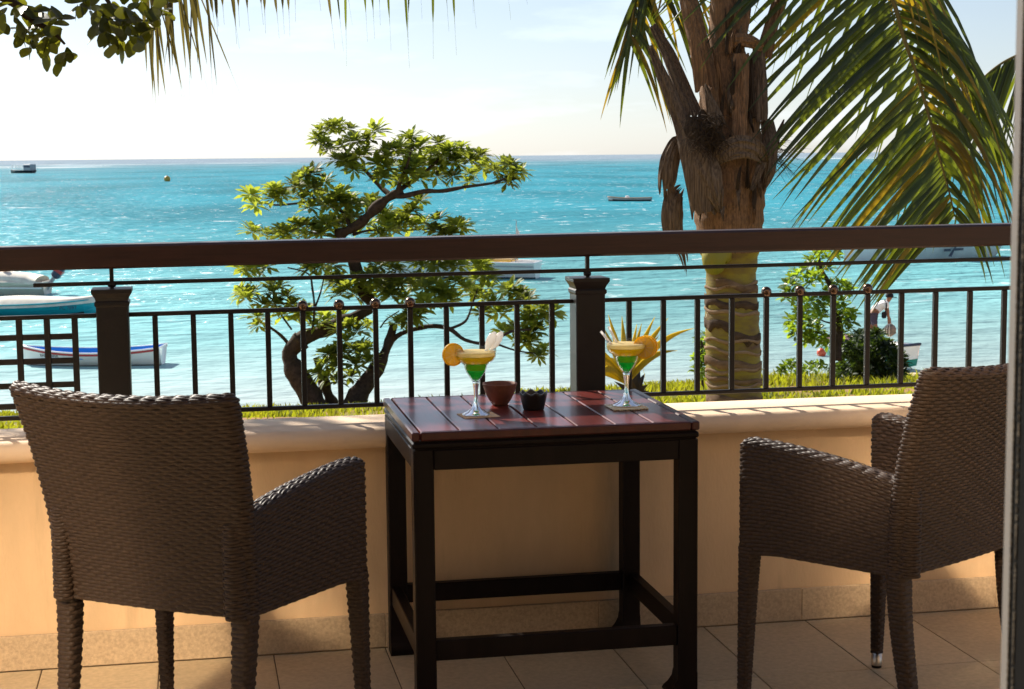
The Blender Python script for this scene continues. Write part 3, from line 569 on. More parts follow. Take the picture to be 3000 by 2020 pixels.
def weave(P, vs, nrib, A=.0020, sub=6, core=True, closed=True, fill=1.04, flip=False):
    """strands run along s; neighbouring rows pass over and under the hidden ribs alternately"""
    nrow = len(vs)-1; ns = nrib*sub + (0 if closed else 1)
    s = np.arange(ns)/(nrib*sub); S, V = np.meshgrid(s, (np.array(vs[:-1])+np.array(vs[1:]))/2)
    dv = (np.array(vs[1:])-np.array(vs[:-1]))[:, None]/2*fill
    def nrm(S, V):
        e = 1e-3; a = P(S+e, V)-P(S-e, V); b = P(S, V+e)-P(S, V-e); n = np.cross(a, b); l = np.linalg.norm(n, axis=-1, keepdims=True); n = n/np.maximum(l, 1e-12)
        return -n if flip else n
    N = nrm(S, V); row = np.arange(nrow)[:, None]
    c = np.cos(PI*(S*nrib+row)); off = A*np.sign(c)*np.abs(c)**.6
    jit = 1+.18*np.sin(row*12.9898+S*nrib*.7)
    off = off*jit
    vv = []
    for k, bul in ((-1, -.0011), (-.45, .0004), (.45, .0004), (1, -.0011)): vv.append(P(S, V+dv*k)+N*(off+bul)[..., None])
    verts = np.stack(vv, 2); nk = 4                     # nrow, ns, 4, 3
    idx = np.arange(nrow*ns*nk).reshape(nrow, ns, nk)
    nx = np.roll(idx, -1, 1) if closed else None
    a = idx if closed else idx[:, :-1]; b = nx if closed else idx[:, 1:]
    q = np.stack([a[..., :-1], b[..., :-1], b[..., 1:], a[..., 1:]], -1).reshape(-1, 4)
    verts = verts.reshape(-1, 3)
    if core:
        sc = np.arange(48 + (0 if closed else 1))/48; Sc, Vc = np.meshgrid(sc, np.linspace(vs[0], vs[-1], 14)); Pc = P(Sc, Vc)-nrm(Sc, Vc)*(A*1.1)
        o = len(verts); ic = np.arange(Pc.shape[0]*Pc.shape[1]).reshape(Pc.shape[:2])+o
        ca = ic if closed else ic[:, :-1]; cb = np.roll(ic, -1, 1) if closed else ic[:, 1:]
        q2 = np.stack([ca[:-1], cb[:-1], cb[1:], ca[1:]], -1).reshape(-1, 4)
        return np.concatenate([verts, Pc.reshape(-1, 3)]), np.concatenate([q, q2])
    return verts, q

CH = dict(wf=.602, wb=.52, d=.45, a=.425, ha=.694, hj=.640, hb=.904, rec=.106, wt=.584)
def chair_meshes():
    c = CH; out = {}
    t = .046; top = .05
    def back(S, V):
        v = np.clip(V, 0, 1); th = np.clip((V-1)/top, 0, 1)*PI/2
        w = c['wb']/2+(c['wt']-c['wb'])/2*v**1.3 - t/2*(1-np.cos(th)); tt = np.maximum(t*np.cos(th), .004)
        x, y = stadium(S, w, tt); z = c['a']+(c['hb']-c['a'])*v + t/2*np.sin(th)*.8
        bow = (.012+.026*v)*((x/(c['wb']/2))**2-1)
        return np.stack([x, y + t/2 - c['rec']*v**1.9 + bow, z - .012*np.clip(1-(x/w)**2, 0, 1)*v*v], -1)
    vs = list(np.linspace(0, 1, 60)) + list(1+np.linspace(0, top, 5)[1:])
    out['backrest'] = npmesh('backrest', *weave(back, vs, 64, A=.0015, fill=1.0), mRat)
    ta = .050
    for sd in (-1, 1):
        L_ = (c['d']+.030)/2; yc = (c['d']-.030)/2
        def arm(S, V, sd=sd):
            v = np.clip(V, 0, 1); th = np.clip((V-1)/.07, 0, 1)*PI/2; tt = np.maximum(ta*np.cos(th), .004)
            ly, tx = stadium(S, L_ - ta/2*(1-np.cos(th)), tt); yy = yc+ly; u = np.clip((yy+.03)/(c['d']+.03), 0, 1)
            xc = sd*(c['wb']/2+(c['wf']-c['wb'])/2*u - ta/2 - .009*(1-u))
            zt = c['hj']-.012+(c['ha']-c['hj']+.012)*(1-(1-u)**1.7) - .012*np.clip((u-.9)/.1, 0, 1)**2
            zb = c['a'] - .012*np.clip((u-.75)/.25, 0, 1)
            return np.stack([xc - tx*sd*-1, yy, zb+(zt-zb)*v+ta/2*.55*np.sin(th)], -1)
        vs = list(np.linspace(0, 1, 29)) + list(1+np.linspace(0, .07, 5)[1:])
        out['arm', sd] = npmesh('arm', *weave(arm, vs, 58, A=.0015, fill=1.0, flip=(sd > 0)), mRat)
        for fr in (0, 1):
            s0, s1 = (.050, .028) if fr else (.054, .034)
            hz = .040 if fr else .0
            def leg(S, V, sd=sd, fr=fr, s0=s0, s1=s1, hz=hz):
                V = np.maximum(V, 0); z = c['a']+.01 - V*(c['a']+.01-hz); sz = s0+(s1-s0)*V**.9
                q = S*2*PI; e = .62; cx_ = np.sign(np.cos(q))*np.abs(np.cos(q))**e*sz/2; cy_ = np.sign(np.sin(q))*np.abs(np.sin(q))**e*sz/2
                if fr: x = sd*(c['wf']/2 - sz/2 - .003*V); y = c['d'] - sz/2 - .002
                else: x = sd*(c['wb']/2 - .026 - .006*V); y = .018 - .062*V**1.7
                return np.stack([x+cx_, y+cy_, z], -1)
            out['leg', sd, fr] = npmesh('leg', *weave(leg, list(np.linspace(0, 1, 44)), 10, A=.0011, sub=6, core=True, fill=1.0, flip=True), mRat)
            if fr:
                x = sd*(c['wf']/2-.017); y = c['d']-.016
                out['foot', sd] = MB().lathe([(.0001, .042), (.0148, .042), (.0150, .010), (.0146, .008)], 20, c=(x, y, 0)).mesh('foot', mSteel, True)
                out['glide', sd] = MB().lathe([(.0135, .009), (.0135, .001), (.012, 0), (.0001, 0)], 16, c=(x, y, 0)).mesh('glide', mRub, True)
    def seat(S, V): return np.stack([(S-.5)*(c['wb']-.06+.07*V), .03+V*(c['d']-.05), .452+0*S+.006*np.sin(PI*V)], -1)
    out['seat'] = npmesh('seat', *weave(seat, list(np.linspace(0, 1, 44)), 22, closed=False, A=.002), mRat)
    def apron(S, V): return np.stack([(S-.5)*(c['wf']-.10), c['d']-.012+0*S, .415+V*.045], -1)
    out['front_apron'] = npmesh('front_apron', *weave(apron, list(np.linspace(0, 1, 6)), 22, closed=False, A=.002, flip=True), mRat)
    return out
CM = chair_meshes()
def chair(loc, rz, label):
    ch = thing('rattan_armchair', label, 'armchair', loc, rz, 'rattan armchairs on the terrace')
    link('backrest', CM['backrest'], ch); link('seat', CM['seat'], ch); link('front_apron', CM['front_apron'], ch)
    for sd in (-1, 1):
        link('armrest', CM['arm', sd], ch)
        for fr in (0, 1):
            l = link('leg', CM['leg', sd, fr], ch)
            if fr: link('foot_cap', CM['foot', sd], l); link('glide', CM['glide', sd], l)
chair((-.107, 3.658, 0), -.617, 'dark brown woven armchair left of the table, seen from behind')
chair((1.799, 3.659, 0), .556, 'brown woven armchair right of the table beside the door edge')

# ------------------------------------------------------------------ plants
def leaf_pts(base, d, n, length, width, prof, droop=0, fold=.25, nseg=4, curl=0):
    """folded leaf blade: rows of three points"""
    d = d.normalized(); n = (n-d*n.dot(d)).normalized(); s = d.cross(n); rows = []
    for i in range(nseg+1):
        t = i/nseg; p = base + d*(length*t) - Z*(droop*length*t*t) + n*(curl*length*t*t); w = width*prof(t)/2
        rows.append((p - s*w + n*(fold*w), p, p + s*w + n*(fold*w)))
    return rows
def add_rows(mb, rows, m=0):
    v = [p for r in rows for p in r]; k = len(rows); f = []
    for i in range(k-1): a = i*3; f += [(a, a+1, a+4, a+3), (a+1, a+2, a+5, a+4)]
    mb.add(v, f, m)
paddle = lambda t: max(.05, math.sin(PI*min(1, .03+.95*t**1.7)))**.75 if t < .999 else .12
lance = lambda t: max(.03, math.sin(PI*min(1, t**.75*.98+.02)))**.8
obov = lambda t: max(.06, math.sin(PI*min(1, t**1.35*.97+.02)))**.6
def rosette(name, mat, nl, L_, wd, prof, up=.5, seed=0):
    r_ = random.Random(seed); mb = MB()
    for k in range(nl):
        ph = 2.4*k + r_.uniform(-.3, .3); el = lerp(-.35, 1.15, (k/nl)**.9) + r_.uniform(-.15, .15)
        d = Vector((math.cos(ph)*math.cos(el), math.sin(ph)*math.cos(el), math.sin(el))); l = L_*r_.uniform(.75, 1.1)*(1 if el < .8 else .7)
        n = Vector((-math.cos(ph)*math.sin(el), -math.sin(ph)*math.sin(el), math.cos(el)))
        add_rows(mb, leaf_pts(d*.02, d, n, l, wd*r_.uniform(.85, 1.1), prof, .16, .3, 3))
    return mb.mesh(name, mat, True)
def limb(mb, pts, r0, r1, n=8, wob=.0):
    """smooth limb through the sketch points with bark lumps"""
    P = [Vector(p) for p in pts]; out = []; k = len(P)
    for i in range(k-1):
        a, b, c, d = P[max(i-1, 0)], P[i], P[i+1], P[min(i+2, k-1)]
        for j in range(4):
            t = j/4; out.append(.5*((2*b)+(c-a)*t+(2*a-5*b+4*c-d)*t*t+(3*b-a-3*c+d)*t*t*t))
    out.append(P[-1]); m = len(out)
    rad = [lerp(r0, r1, i/(m-1))*(1+wob*noise.noise(out[i]*6)) for i in range(m)]
    mb.tube(out, rad, n); return out

# --- heliotrope tree (sketch units of the 'tree' drawing: 1.651 per site unit, origin 600,300)
def helio_tree():
    D = 26.0
    dep = lambda u, v: 1.0*noise.noise(Vector((u*.004, v*.004, 3.3)))
    def T(u, v, dd=0): return at(600+u/1.651, 300+v/1.651, D+dd)
    base = T(600, 1475); root = thing('heliotrope_tree', 'gnarled seaside tree with forked dark trunk and leaf rosettes behind the balustrade', 'tree', base)
    inv = Matrix.Translation(-base)
    def part(name, mb, mat): mb.v = [tuple(inv @ Vector(p)) for p in mb.v]; return link(name, mb.mesh(name, mat, True), root)
    s = D/4900/1.651
    limbs = [([(560, 1500, 0), (500, 1400, 0), (440, 1300, .05), (410, 1215, .1), (470, 1150, .1)], 78, 62, 'trunk'), ([(640, 1500, .2), (600, 1420, .2), (565, 1320, .3), (535, 1235, .3)], 48, 24, 'trunk'), ([(690, 1500, -.1), (760, 1390, -.1), (830, 1290, -.1), (880, 1190, -.1), (915, 1075, 0)], 70, 26, 'trunk'),
             ([(420, 1200, .1), (480, 1140, .1), (570, 1110, .15), (680, 1060, .2), (790, 1005, .3), (800, 960, .3), (755, 900, .2), (730, 800, .1), (700, 720, 0), (640, 640, 0)], 50, 36, 'branch'), ([(640, 645, 0), (740, 595, -.1), (830, 510, -.2), (900, 455, -.2), (960, 430, -.2)], 38, 30, 'branch'),
             ([(900, 450, -.2), (960, 455, -.25), (1060, 432, -.3), (1150, 430, -.4), (1250, 412, -.4), (1390, 392, -.5), (1450, 370, -.5)], 22, 8, 'branch'), ([(900, 450, -.2), (850, 410, 0), (780, 335, .2), (710, 265, .3), (650, 190, .3)], 20, 8, 'branch'),
             ([(920, 440, -.2), (990, 390, 0), (1060, 340, .2), (1130, 280, .3), (1180, 240, .3)], 20, 7, 'branch'), ([(930, 440, -.2), (950, 370, -.3), (980, 300, -.4), (1000, 220, -.4)], 16, 6, 'branch'),
             ([(700, 600, 0), (680, 545, .1), (620, 505, .2), (540, 480, .3), (440, 490, .4), (340, 497, .5), (250, 480, .5)], 16, 5, 'branch'), ([(545, 480, .3), (500, 430, .3), (480, 380, .3)], 9, 5, 'branch'),
             ([(890, 1170, 0), (950, 1120, -.1), (1080, 1085, -.3), (1180, 1095, -.5), (1260, 1150, -.6), (1370, 1165, -.7), (1480, 1110, -.7), (1580, 1100, -.7)], 20, 7, 'branch'), ([(1190, 1095, -.5), (1260, 1060, -.4), (1290, 990, -.3), (1320, 900, -.3)], 10, 5, 'branch'), ([(1400, 1165, -.7), (1500, 1200, -.7), (1600, 1215, -.7)], 8, 4, 'branch'),
             ([(430, 1200, .1), (370, 1130, .2), (300, 1080, .3), (230, 1050, .4)], 15, 5, 'branch'), ([(520, 1110, 0), (530, 1000, -.2), (520, 900, -.3), (500, 830, -.3), (400, 800, -.3)], 9, 5, 'branch'), ([(530, 1000, -.2), (560, 920, -.2), (580, 830, -.2)], 8, 4, 'branch'),
             ([(640, 650, 0), (560, 640, .3), (450, 620, .4), (300, 640, .5)], 12, 4, 'branch'), ([(720, 640, 0), (800, 620, .4), (950, 620, .5), (1150, 610, .5)], 12, 4, 'branch'), ([(780, 960, .3), (860, 900, .4), (960, 870, .5), (1100, 860, .5)], 11, 5, 'branch'), ([(760, 1180, 0), (740, 1240, -.2), (710, 1330, -.2)], 9, 6, 'branch'), ([(850, 1090, 0), (880, 1050, .1), (940, 1010, .2)], 7, 4, 'branch'),
             ([(330, 900, .2), (340, 980, .2), (420, 1100, .1)], 6, 8, 'branch'), ([(475, 1420, 0), (455, 1400, 0), (460, 1375, 0)], 14, 7, 'branch')]
    for pts, a, b, nm in limbs:
        mb = MB(); limb(mb, [T(u, v, dd) for u, v, dd in pts], a*s*.72, b*s*.66, 9 if nm == 'trunk' else 7, .5 if a > 25 else .25); part(nm, mb, mBark)
    C = '640,120 560,180 600,230 700,130 720,190 660,210 790,180 780,240 640,280 740,260 720,330 560,140 690,290 600,120 870,260 930,230 1000,170 960,220 1040,220 1130,200 1090,250 1180,230 1240,220 1280,280 1200,290 1130,310 1050,310 960,310 880,320 1330,260 1350,320 1280,350 1200,360 1120,360 1040,370 980,350 1440,300 1480,340 1460,390 1520,340 1400,330 860,370 940,390 1000,270 1230,260 1160,260 840,300 220,450 240,500 340,430 370,450 330,470 470,370 500,350 440,410 520,420 470,470 580,390 510,510 560,460 590,500 660,440 680,490 640,470 720,500 230,630 290,640 370,620 430,590 480,600 540,600 590,590 480,640 560,640 620,600 720,560 780,600 810,490 860,540 900,580 940,610 1000,600 1060,590 1130,570 1120,620 1200,600 1240,610 980,540 1040,480 1000,520 890,620 840,640 1190,640 400,640 690,560 190,800 240,800 300,800 510,790 560,800 620,790 840,790 900,780 1060,790 1120,790 1180,780 1230,790 1300,780 1330,790 180,920 200,950 230,920 300,880 330,920 360,890 400,940 420,980 280,980 340,980 250,1040 260,1080 640,860 690,900 740,860 800,850 650,930 720,930 800,920 830,880 900,870 950,880 900,940 960,950 1030,860 1060,900 1120,880 1150,930 1180,960 1080,970 1220,870 1260,900 1310,860 1370,850 1310,930 1340,950 1380,900 1480,910 1520,930 1560,960 1400,970 1340,1020 1420,1020 1480,1000 1580,1020 1630,1000 1640,1050 1560,1060 1500,1100 1440,1110 1560,1130 1600,1110 1640,1200 1610,1230 1530,1160 1600,1080 680,1160 740,1110 780,1080 720,1200 660,1210 770,1200 790,1260 720,1270 600,1220 580,1270 640,1280 700,1330 760,1180 540,1080 590,1060 480,1030 930,1070 980,1060 1000,1030 1050,1000 700,1080 660,1040 380,1030 450,1020 600,1330 560,1310 640,1350'
    vs_ = [rosette('leaf_cluster', mLeafH, 30, .215, .074, paddle, seed=k) for k in range(5)]
    ex = random.Random(17); CL = [tuple(map(int, q.split(','))) for q in C.split()]
    CL += [(u+ex.uniform(-45, 45), v+ex.uniform(-40, 40)) for u, v in ex.sample(CL, 60)]
    for i, (u, v) in enumerate(CL):
        dd = dep(u, v) + random.uniform(-.35, .35)
        o = link('leaf_cluster', vs_[i % 5], root, T(u, v, dd)-base); o.rotation_euler = (random.uniform(-.5, .5), random.uniform(-.5, .5), random.uniform(0, 6.28)); sc_ = random.uniform(.88, 1.25); o.scale = (sc_, sc_, sc_)
helio_tree()

# --- the leafy bush and the dense shrub at the right, and low clumps
def bush(label, name, cat, D, clusters, mat, L_, wd, prof, nl, limbs, jit=.4, base_uv=None, sc=(.8, 1.15), cname='leaf_cluster', rnd=0):
    base = at(*base_uv, D); root = thing(name, label, cat, base)
    vs_ = [rosette(cname, mat, nl, L_, wd, prof, seed=50+k+rnd) for k in range(4)]
    for pts, a, b in limbs:
        mb = MB(); limb(mb, [at(u, v, D+dd)-base for u, v, dd in pts], a, b, 7, .3); link('trunk' if a > .05 else 'branch', mb.mesh('branch', mBark, True), root)
    for i, (u, v) in enumerate(clusters):
        o = link(cname, vs_[i % 4], root, at(u, v, D+random.uniform(-jit, jit))-base); o.rotation_euler = (random.uniform(-.7, .7), random.uniform(-.7, .7), random.uniform(0, 6.28)); s = random.uniform(*sc); o.scale = (s, s, s)
    return root
# sketch units for the bush drawing: 3.408 per site unit, origin 2200,720
BQ = lambda u, v: (2200+u/3.408, 720+v/3.408)
cl = [BQ(*map(int, q.split(','))) for q in '700,90 760,130 640,80 820,60 860,110 580,150 560,230 640,200 720,220 780,230 430,260 400,320 470,300 540,330 610,310 660,300 600,380 700,340 380,390 440,400 520,430 370,470 340,530 400,520 450,560 500,540 560,560 620,560 680,530 740,560 700,620 640,640 580,640 520,660 460,660 400,750 380,800 440,740 500,760 560,760 620,740 680,720 730,680 660,790 600,820 540,840 480,830 420,860 440,900 560,900 620,880 680,850 640,930 580,950 540,960 760,450 800,380 860,370 900,400 940,380 840,450 900,480 960,420 980,450 790,520 820,600 900,560 940,620 980,680 1000,760 950,740 900,700 1010,690 960,820 920,880 880,800 720,960 760,1000 740,920 870,640 930,560'.split()]
bush('bright leafy bush on a thin trunk, left of the person', 'seaside_bush', 'bush', 30, cl, mLeafB, .17, .075, obov, 15,
     [([(*BQ(860, 1150), 0), (*BQ(870, 950), 0), (*BQ(880, 800), .1), (*BQ(820, 600), .1), (*BQ(800, 420), 0), (*BQ(700, 230), 0), (*BQ(680, 90), 0)], .09, .02), ([(*BQ(870, 900), 0), (*BQ(740, 890), .1), (*BQ(600, 850), .2)], .025, .012), ([(*BQ(830, 780), 0), (*BQ(740, 760), -.2), (*BQ(600, 700), -.2)], .022, .01), ([(*BQ(810, 520), 0), (*BQ(600, 480), .2), (*BQ(440, 420), .2)], .022, .01)], base_uv=BQ(860, 1180))
r_ = random.Random(3); cl = []
while len(cl) < 230:
    u, v = r_.uniform(860, 1560), r_.uniform(800, 1350)
    top = np.interp(u, [860, 960, 1050, 1120, 1250, 1320, 1400, 1480, 1560], [900, 1000, 900, 850, 830, 880, 1000, 1080, 1200])
    if v > top: cl.append(BQ(u, v))
bush('dense dark green shrub covering the stern of the beached boat', 'dense_shrub', 'shrub', 31, cl, mLeafS, .16, .060, obov, 16, [([(*BQ(1150, 1400), 0), (*BQ(1150, 1150), 0), (*BQ(1120, 950), 0)], .06, .02)], jit=.9, base_uv=BQ(1150, 1380), rnd=9)
cl = [BQ(*map(int, q.split(','))) for q in '300,1230 340,1200 380,1170 420,1160 400,1200 360,1240 440,1200 480,1230 530,1210 580,1200 560,1240 620,1180 660,1200 700,1190 460,1260 640,1230 300,1260 760,1230 820,1250'.split()]
bush('low bright green creeper clump on the lawn edge left of the dark shrub', 'low_shrub', 'shrub', 29.5, cl, mLeafB, .11, .06, obov, 13, [], base_uv=BQ(520, 1290), rnd=20)
cl = [(2052+r_.uniform(-12, 14), v) for v in range(985, 1110, 9)]+[(2062, 1010), (2040, 1060), (2066, 1090)]
bush('small green bush half hidden behind the palm trunk', 'small_bush', 'bush', 21, cl, mLeafB, .10, .05, obov, 13, [([(2060, 1150, 0), (2056, 1080, 0), (2056, 1000, 0)], .02, .01)], base_uv=(2060, 1150), rnd=30, jit=.15)

# --- variegated spiky plant beside the right post
def spiky(label, name, cat, base, tips, D, mat, w, part):
    b = at(*base, D); root = thing(name, label, cat, b)
    for (u, v, kink, dd, drop) in tips:
        e = at(u, v, D+dd)-b; mb = MB(); n = 9; side = e.cross(FW).normalized(); rows = []
        for i in range(n+1):
            t = i/n; p = e*t + Z*(kink*math.sin(PI*t)) - Z*drop*max(0, t-.55)**2*4; wd = w*(1-t**3)*(.75+.35*math.sin(PI*min(1, t*1.2)))/2+.001
            rows.append((p-side*wd+FW*(-wd*.35), p, p+side*wd+FW*(-wd*.35)))
        add_rows(mb, rows); m2 = [(Vector(p)+FW*.006) for p in mb.v]; o = len(mb.v); mb.add(m2, [[i for i in f[::-1]] for f in mb.f[:]])
        link(part, mb.mesh(part, mat, True), root)
tips = [(1782, 922, .02, 0, 0), (1768, 960, .02, .3, 0), (1822, 926, .02, .2, 0), (1866, 950, .0, -.2, 0), (1880, 948, .0, .3, 0), (1919, 928, .02, 0, 0), (1958, 932, .04, .2, 0), (2035, 962, .10, 0, 0), (1985, 1028, .08, -.2, 0), (1892, 1090, .18, .2, .1), (1845, 935, 0, .4, 0), (1652, 1125, .26, 0, .35), (1672, 1145, .22, -.1, .25), (1690, 1095, .12, .1, 0), (1750, 1065, .1, .2, 0), (1740, 1095, .03, 0, 0), (1712, 1150, .15, -.3, .1), (1800, 980, .0, -.2, 0), (1930, 985, .03, .1, 0), (1900, 960, .02, -.3, 0)]
spiky('yellow striped spiky plant with long sword leaves behind the middle post', 'spiky_plant', 'plant', (1835, 1120), tips, 14, mSpike, .055, 'leaf')
tips = [(1800, 1118, .01, 0, 0), (1812, 1098, .02, .1, 0), (1820, 1135, .0, 0, 0), (1845, 1085, .02, 0, 0), (1875, 1080, .02, .1, 0), (1880, 1110, .0, 0, 0), (1898, 1128, .02, 0, 0), (1905, 1150, .02, 0, 0), (1850, 1110, .0, -.1, 0), (1865, 1095, .0, 0, 0), (1830, 1150, .0, 0, 0), (1890, 1095, .03, .1, 0), (1870, 1130, .03, 0, 0), (1858, 1075, .02, 0, 0), (1882, 1140, 0, .1, 0)]
spiky('small dark spiky plant on the lawn behind the right cocktail', 'dark_spiky_plant', 'plant', (1862, 1165), tips, 15, mSpikeD, .05, 'leaf')

# --- grass
def grass():
    N_ = 23000; D = 13.5+(rng.random(N_)**.85)*33; q = rng.uniform(-.37, .37, N_); V_ = []; Q_ = []
    bl_v = np.empty((N_*4, 4, 3), np.float32); k = 0
    for i in range(N_):
        d, qq = D[i], q[i]; Dc = ramp(qq, [0, .05, .15, .26], [27, 29, 37, 46]); lim = ramp(qq, [-.1, .05, .17, .215, .24, .3], [28, 30, 44, 43, 36, 34])
        if d > min(Dc+.6, lim): continue
        p = gpt(d, qq); den = noise.noise(Vector((p.x*.55, p.y*.55, 0)))
        if den < (.14 if d < 22 else .05) and random.random() < .9: continue
        hh = (.045+.06*random.random())*(1+.5*den)
        if qq > .12 and d > 24: hh *= 1.5
        for b in range(4):
            a = random.uniform(0, 6.28); dx, dy = math.cos(a), math.sin(a); w = .006+.00045*d; h = hh*random.uniform(.6, 1.3); l = h*random.uniform(.2, .9); ox, oy = random.uniform(-.08, .08), random.uniform(-.08, .08)
            bl_v[k] = ((p.x+ox-dy*w, p.y+oy+dx*w, p.z-.01), (p.x+ox+dy*w, p.y+oy-dx*w, p.z-.01), (p.x+ox+dx*l*.45+dy*w*.8, p.y+oy+dy*l*.45-dx*w*.8, p.z+h*.65), (p.x+ox+dx*l, p.y+oy+dy*l, p.z+h)); k += 1
    bl_v = bl_v[:k]; idx = np.arange(k*4).reshape(k, 4)
    o = kind(link('grass', npmesh('grass', bl_v, idx, mGrass, False)), 'stuff'); tag(o, 'patchy yellow green lawn grass between the parapet and the beach', 'grass')
grass()

# --- palm
def leaflet_mesh(base, d, length, w, droop, nrm, nseg=9, thread=0., twist=0.):
    mb = MB(); d = d.normalized(); rows = []; up = nrm
    for i in range(nseg+1):
        t = i/nseg; p = base + d*(length*t*(1-.25*droop*t)) - Z*(droop*length*.75*t*t); tg = (d*(1-.5*droop*t) - Z*(1.5*droop*t)).normalized()
        n = (up - tg*up.dot(tg)); n = n.normalized() if n.length > 1e-4 else Vector((0, -1, 0)); n = (Matrix.Rotation(twist*t, 3, tg) @ n); s = tg.cross(n)
        pr = min(1, t*7+.25)*(1-t**2.4)*.98+.03
        if thread: pr = min(1, t*7+.25)*(1-smooth((t-.62)/.16)*.93)
        wd = w*pr/2; rows.append((p-s*wd-n*wd*.45, p, p+s*wd-n*wd*.45))
    add_rows(mb, rows); return mb
def curve(pts, n):
    P = [Vector(p) for p in pts]; k = len(P); out = []
    for j in range(n+1):
        x = j/n*(k-1); i = min(int(x), k-2); t = x-i; a, b, c, d = P[max(i-1, 0)], P[i], P[i+1], P[min(i+2, k-1)]
        out.append(.5*((2*b)+(c-a)*t+(2*a-5*b+4*c-d)*t*t+(3*b-a-3*c+d)*t*t*t))
    return out

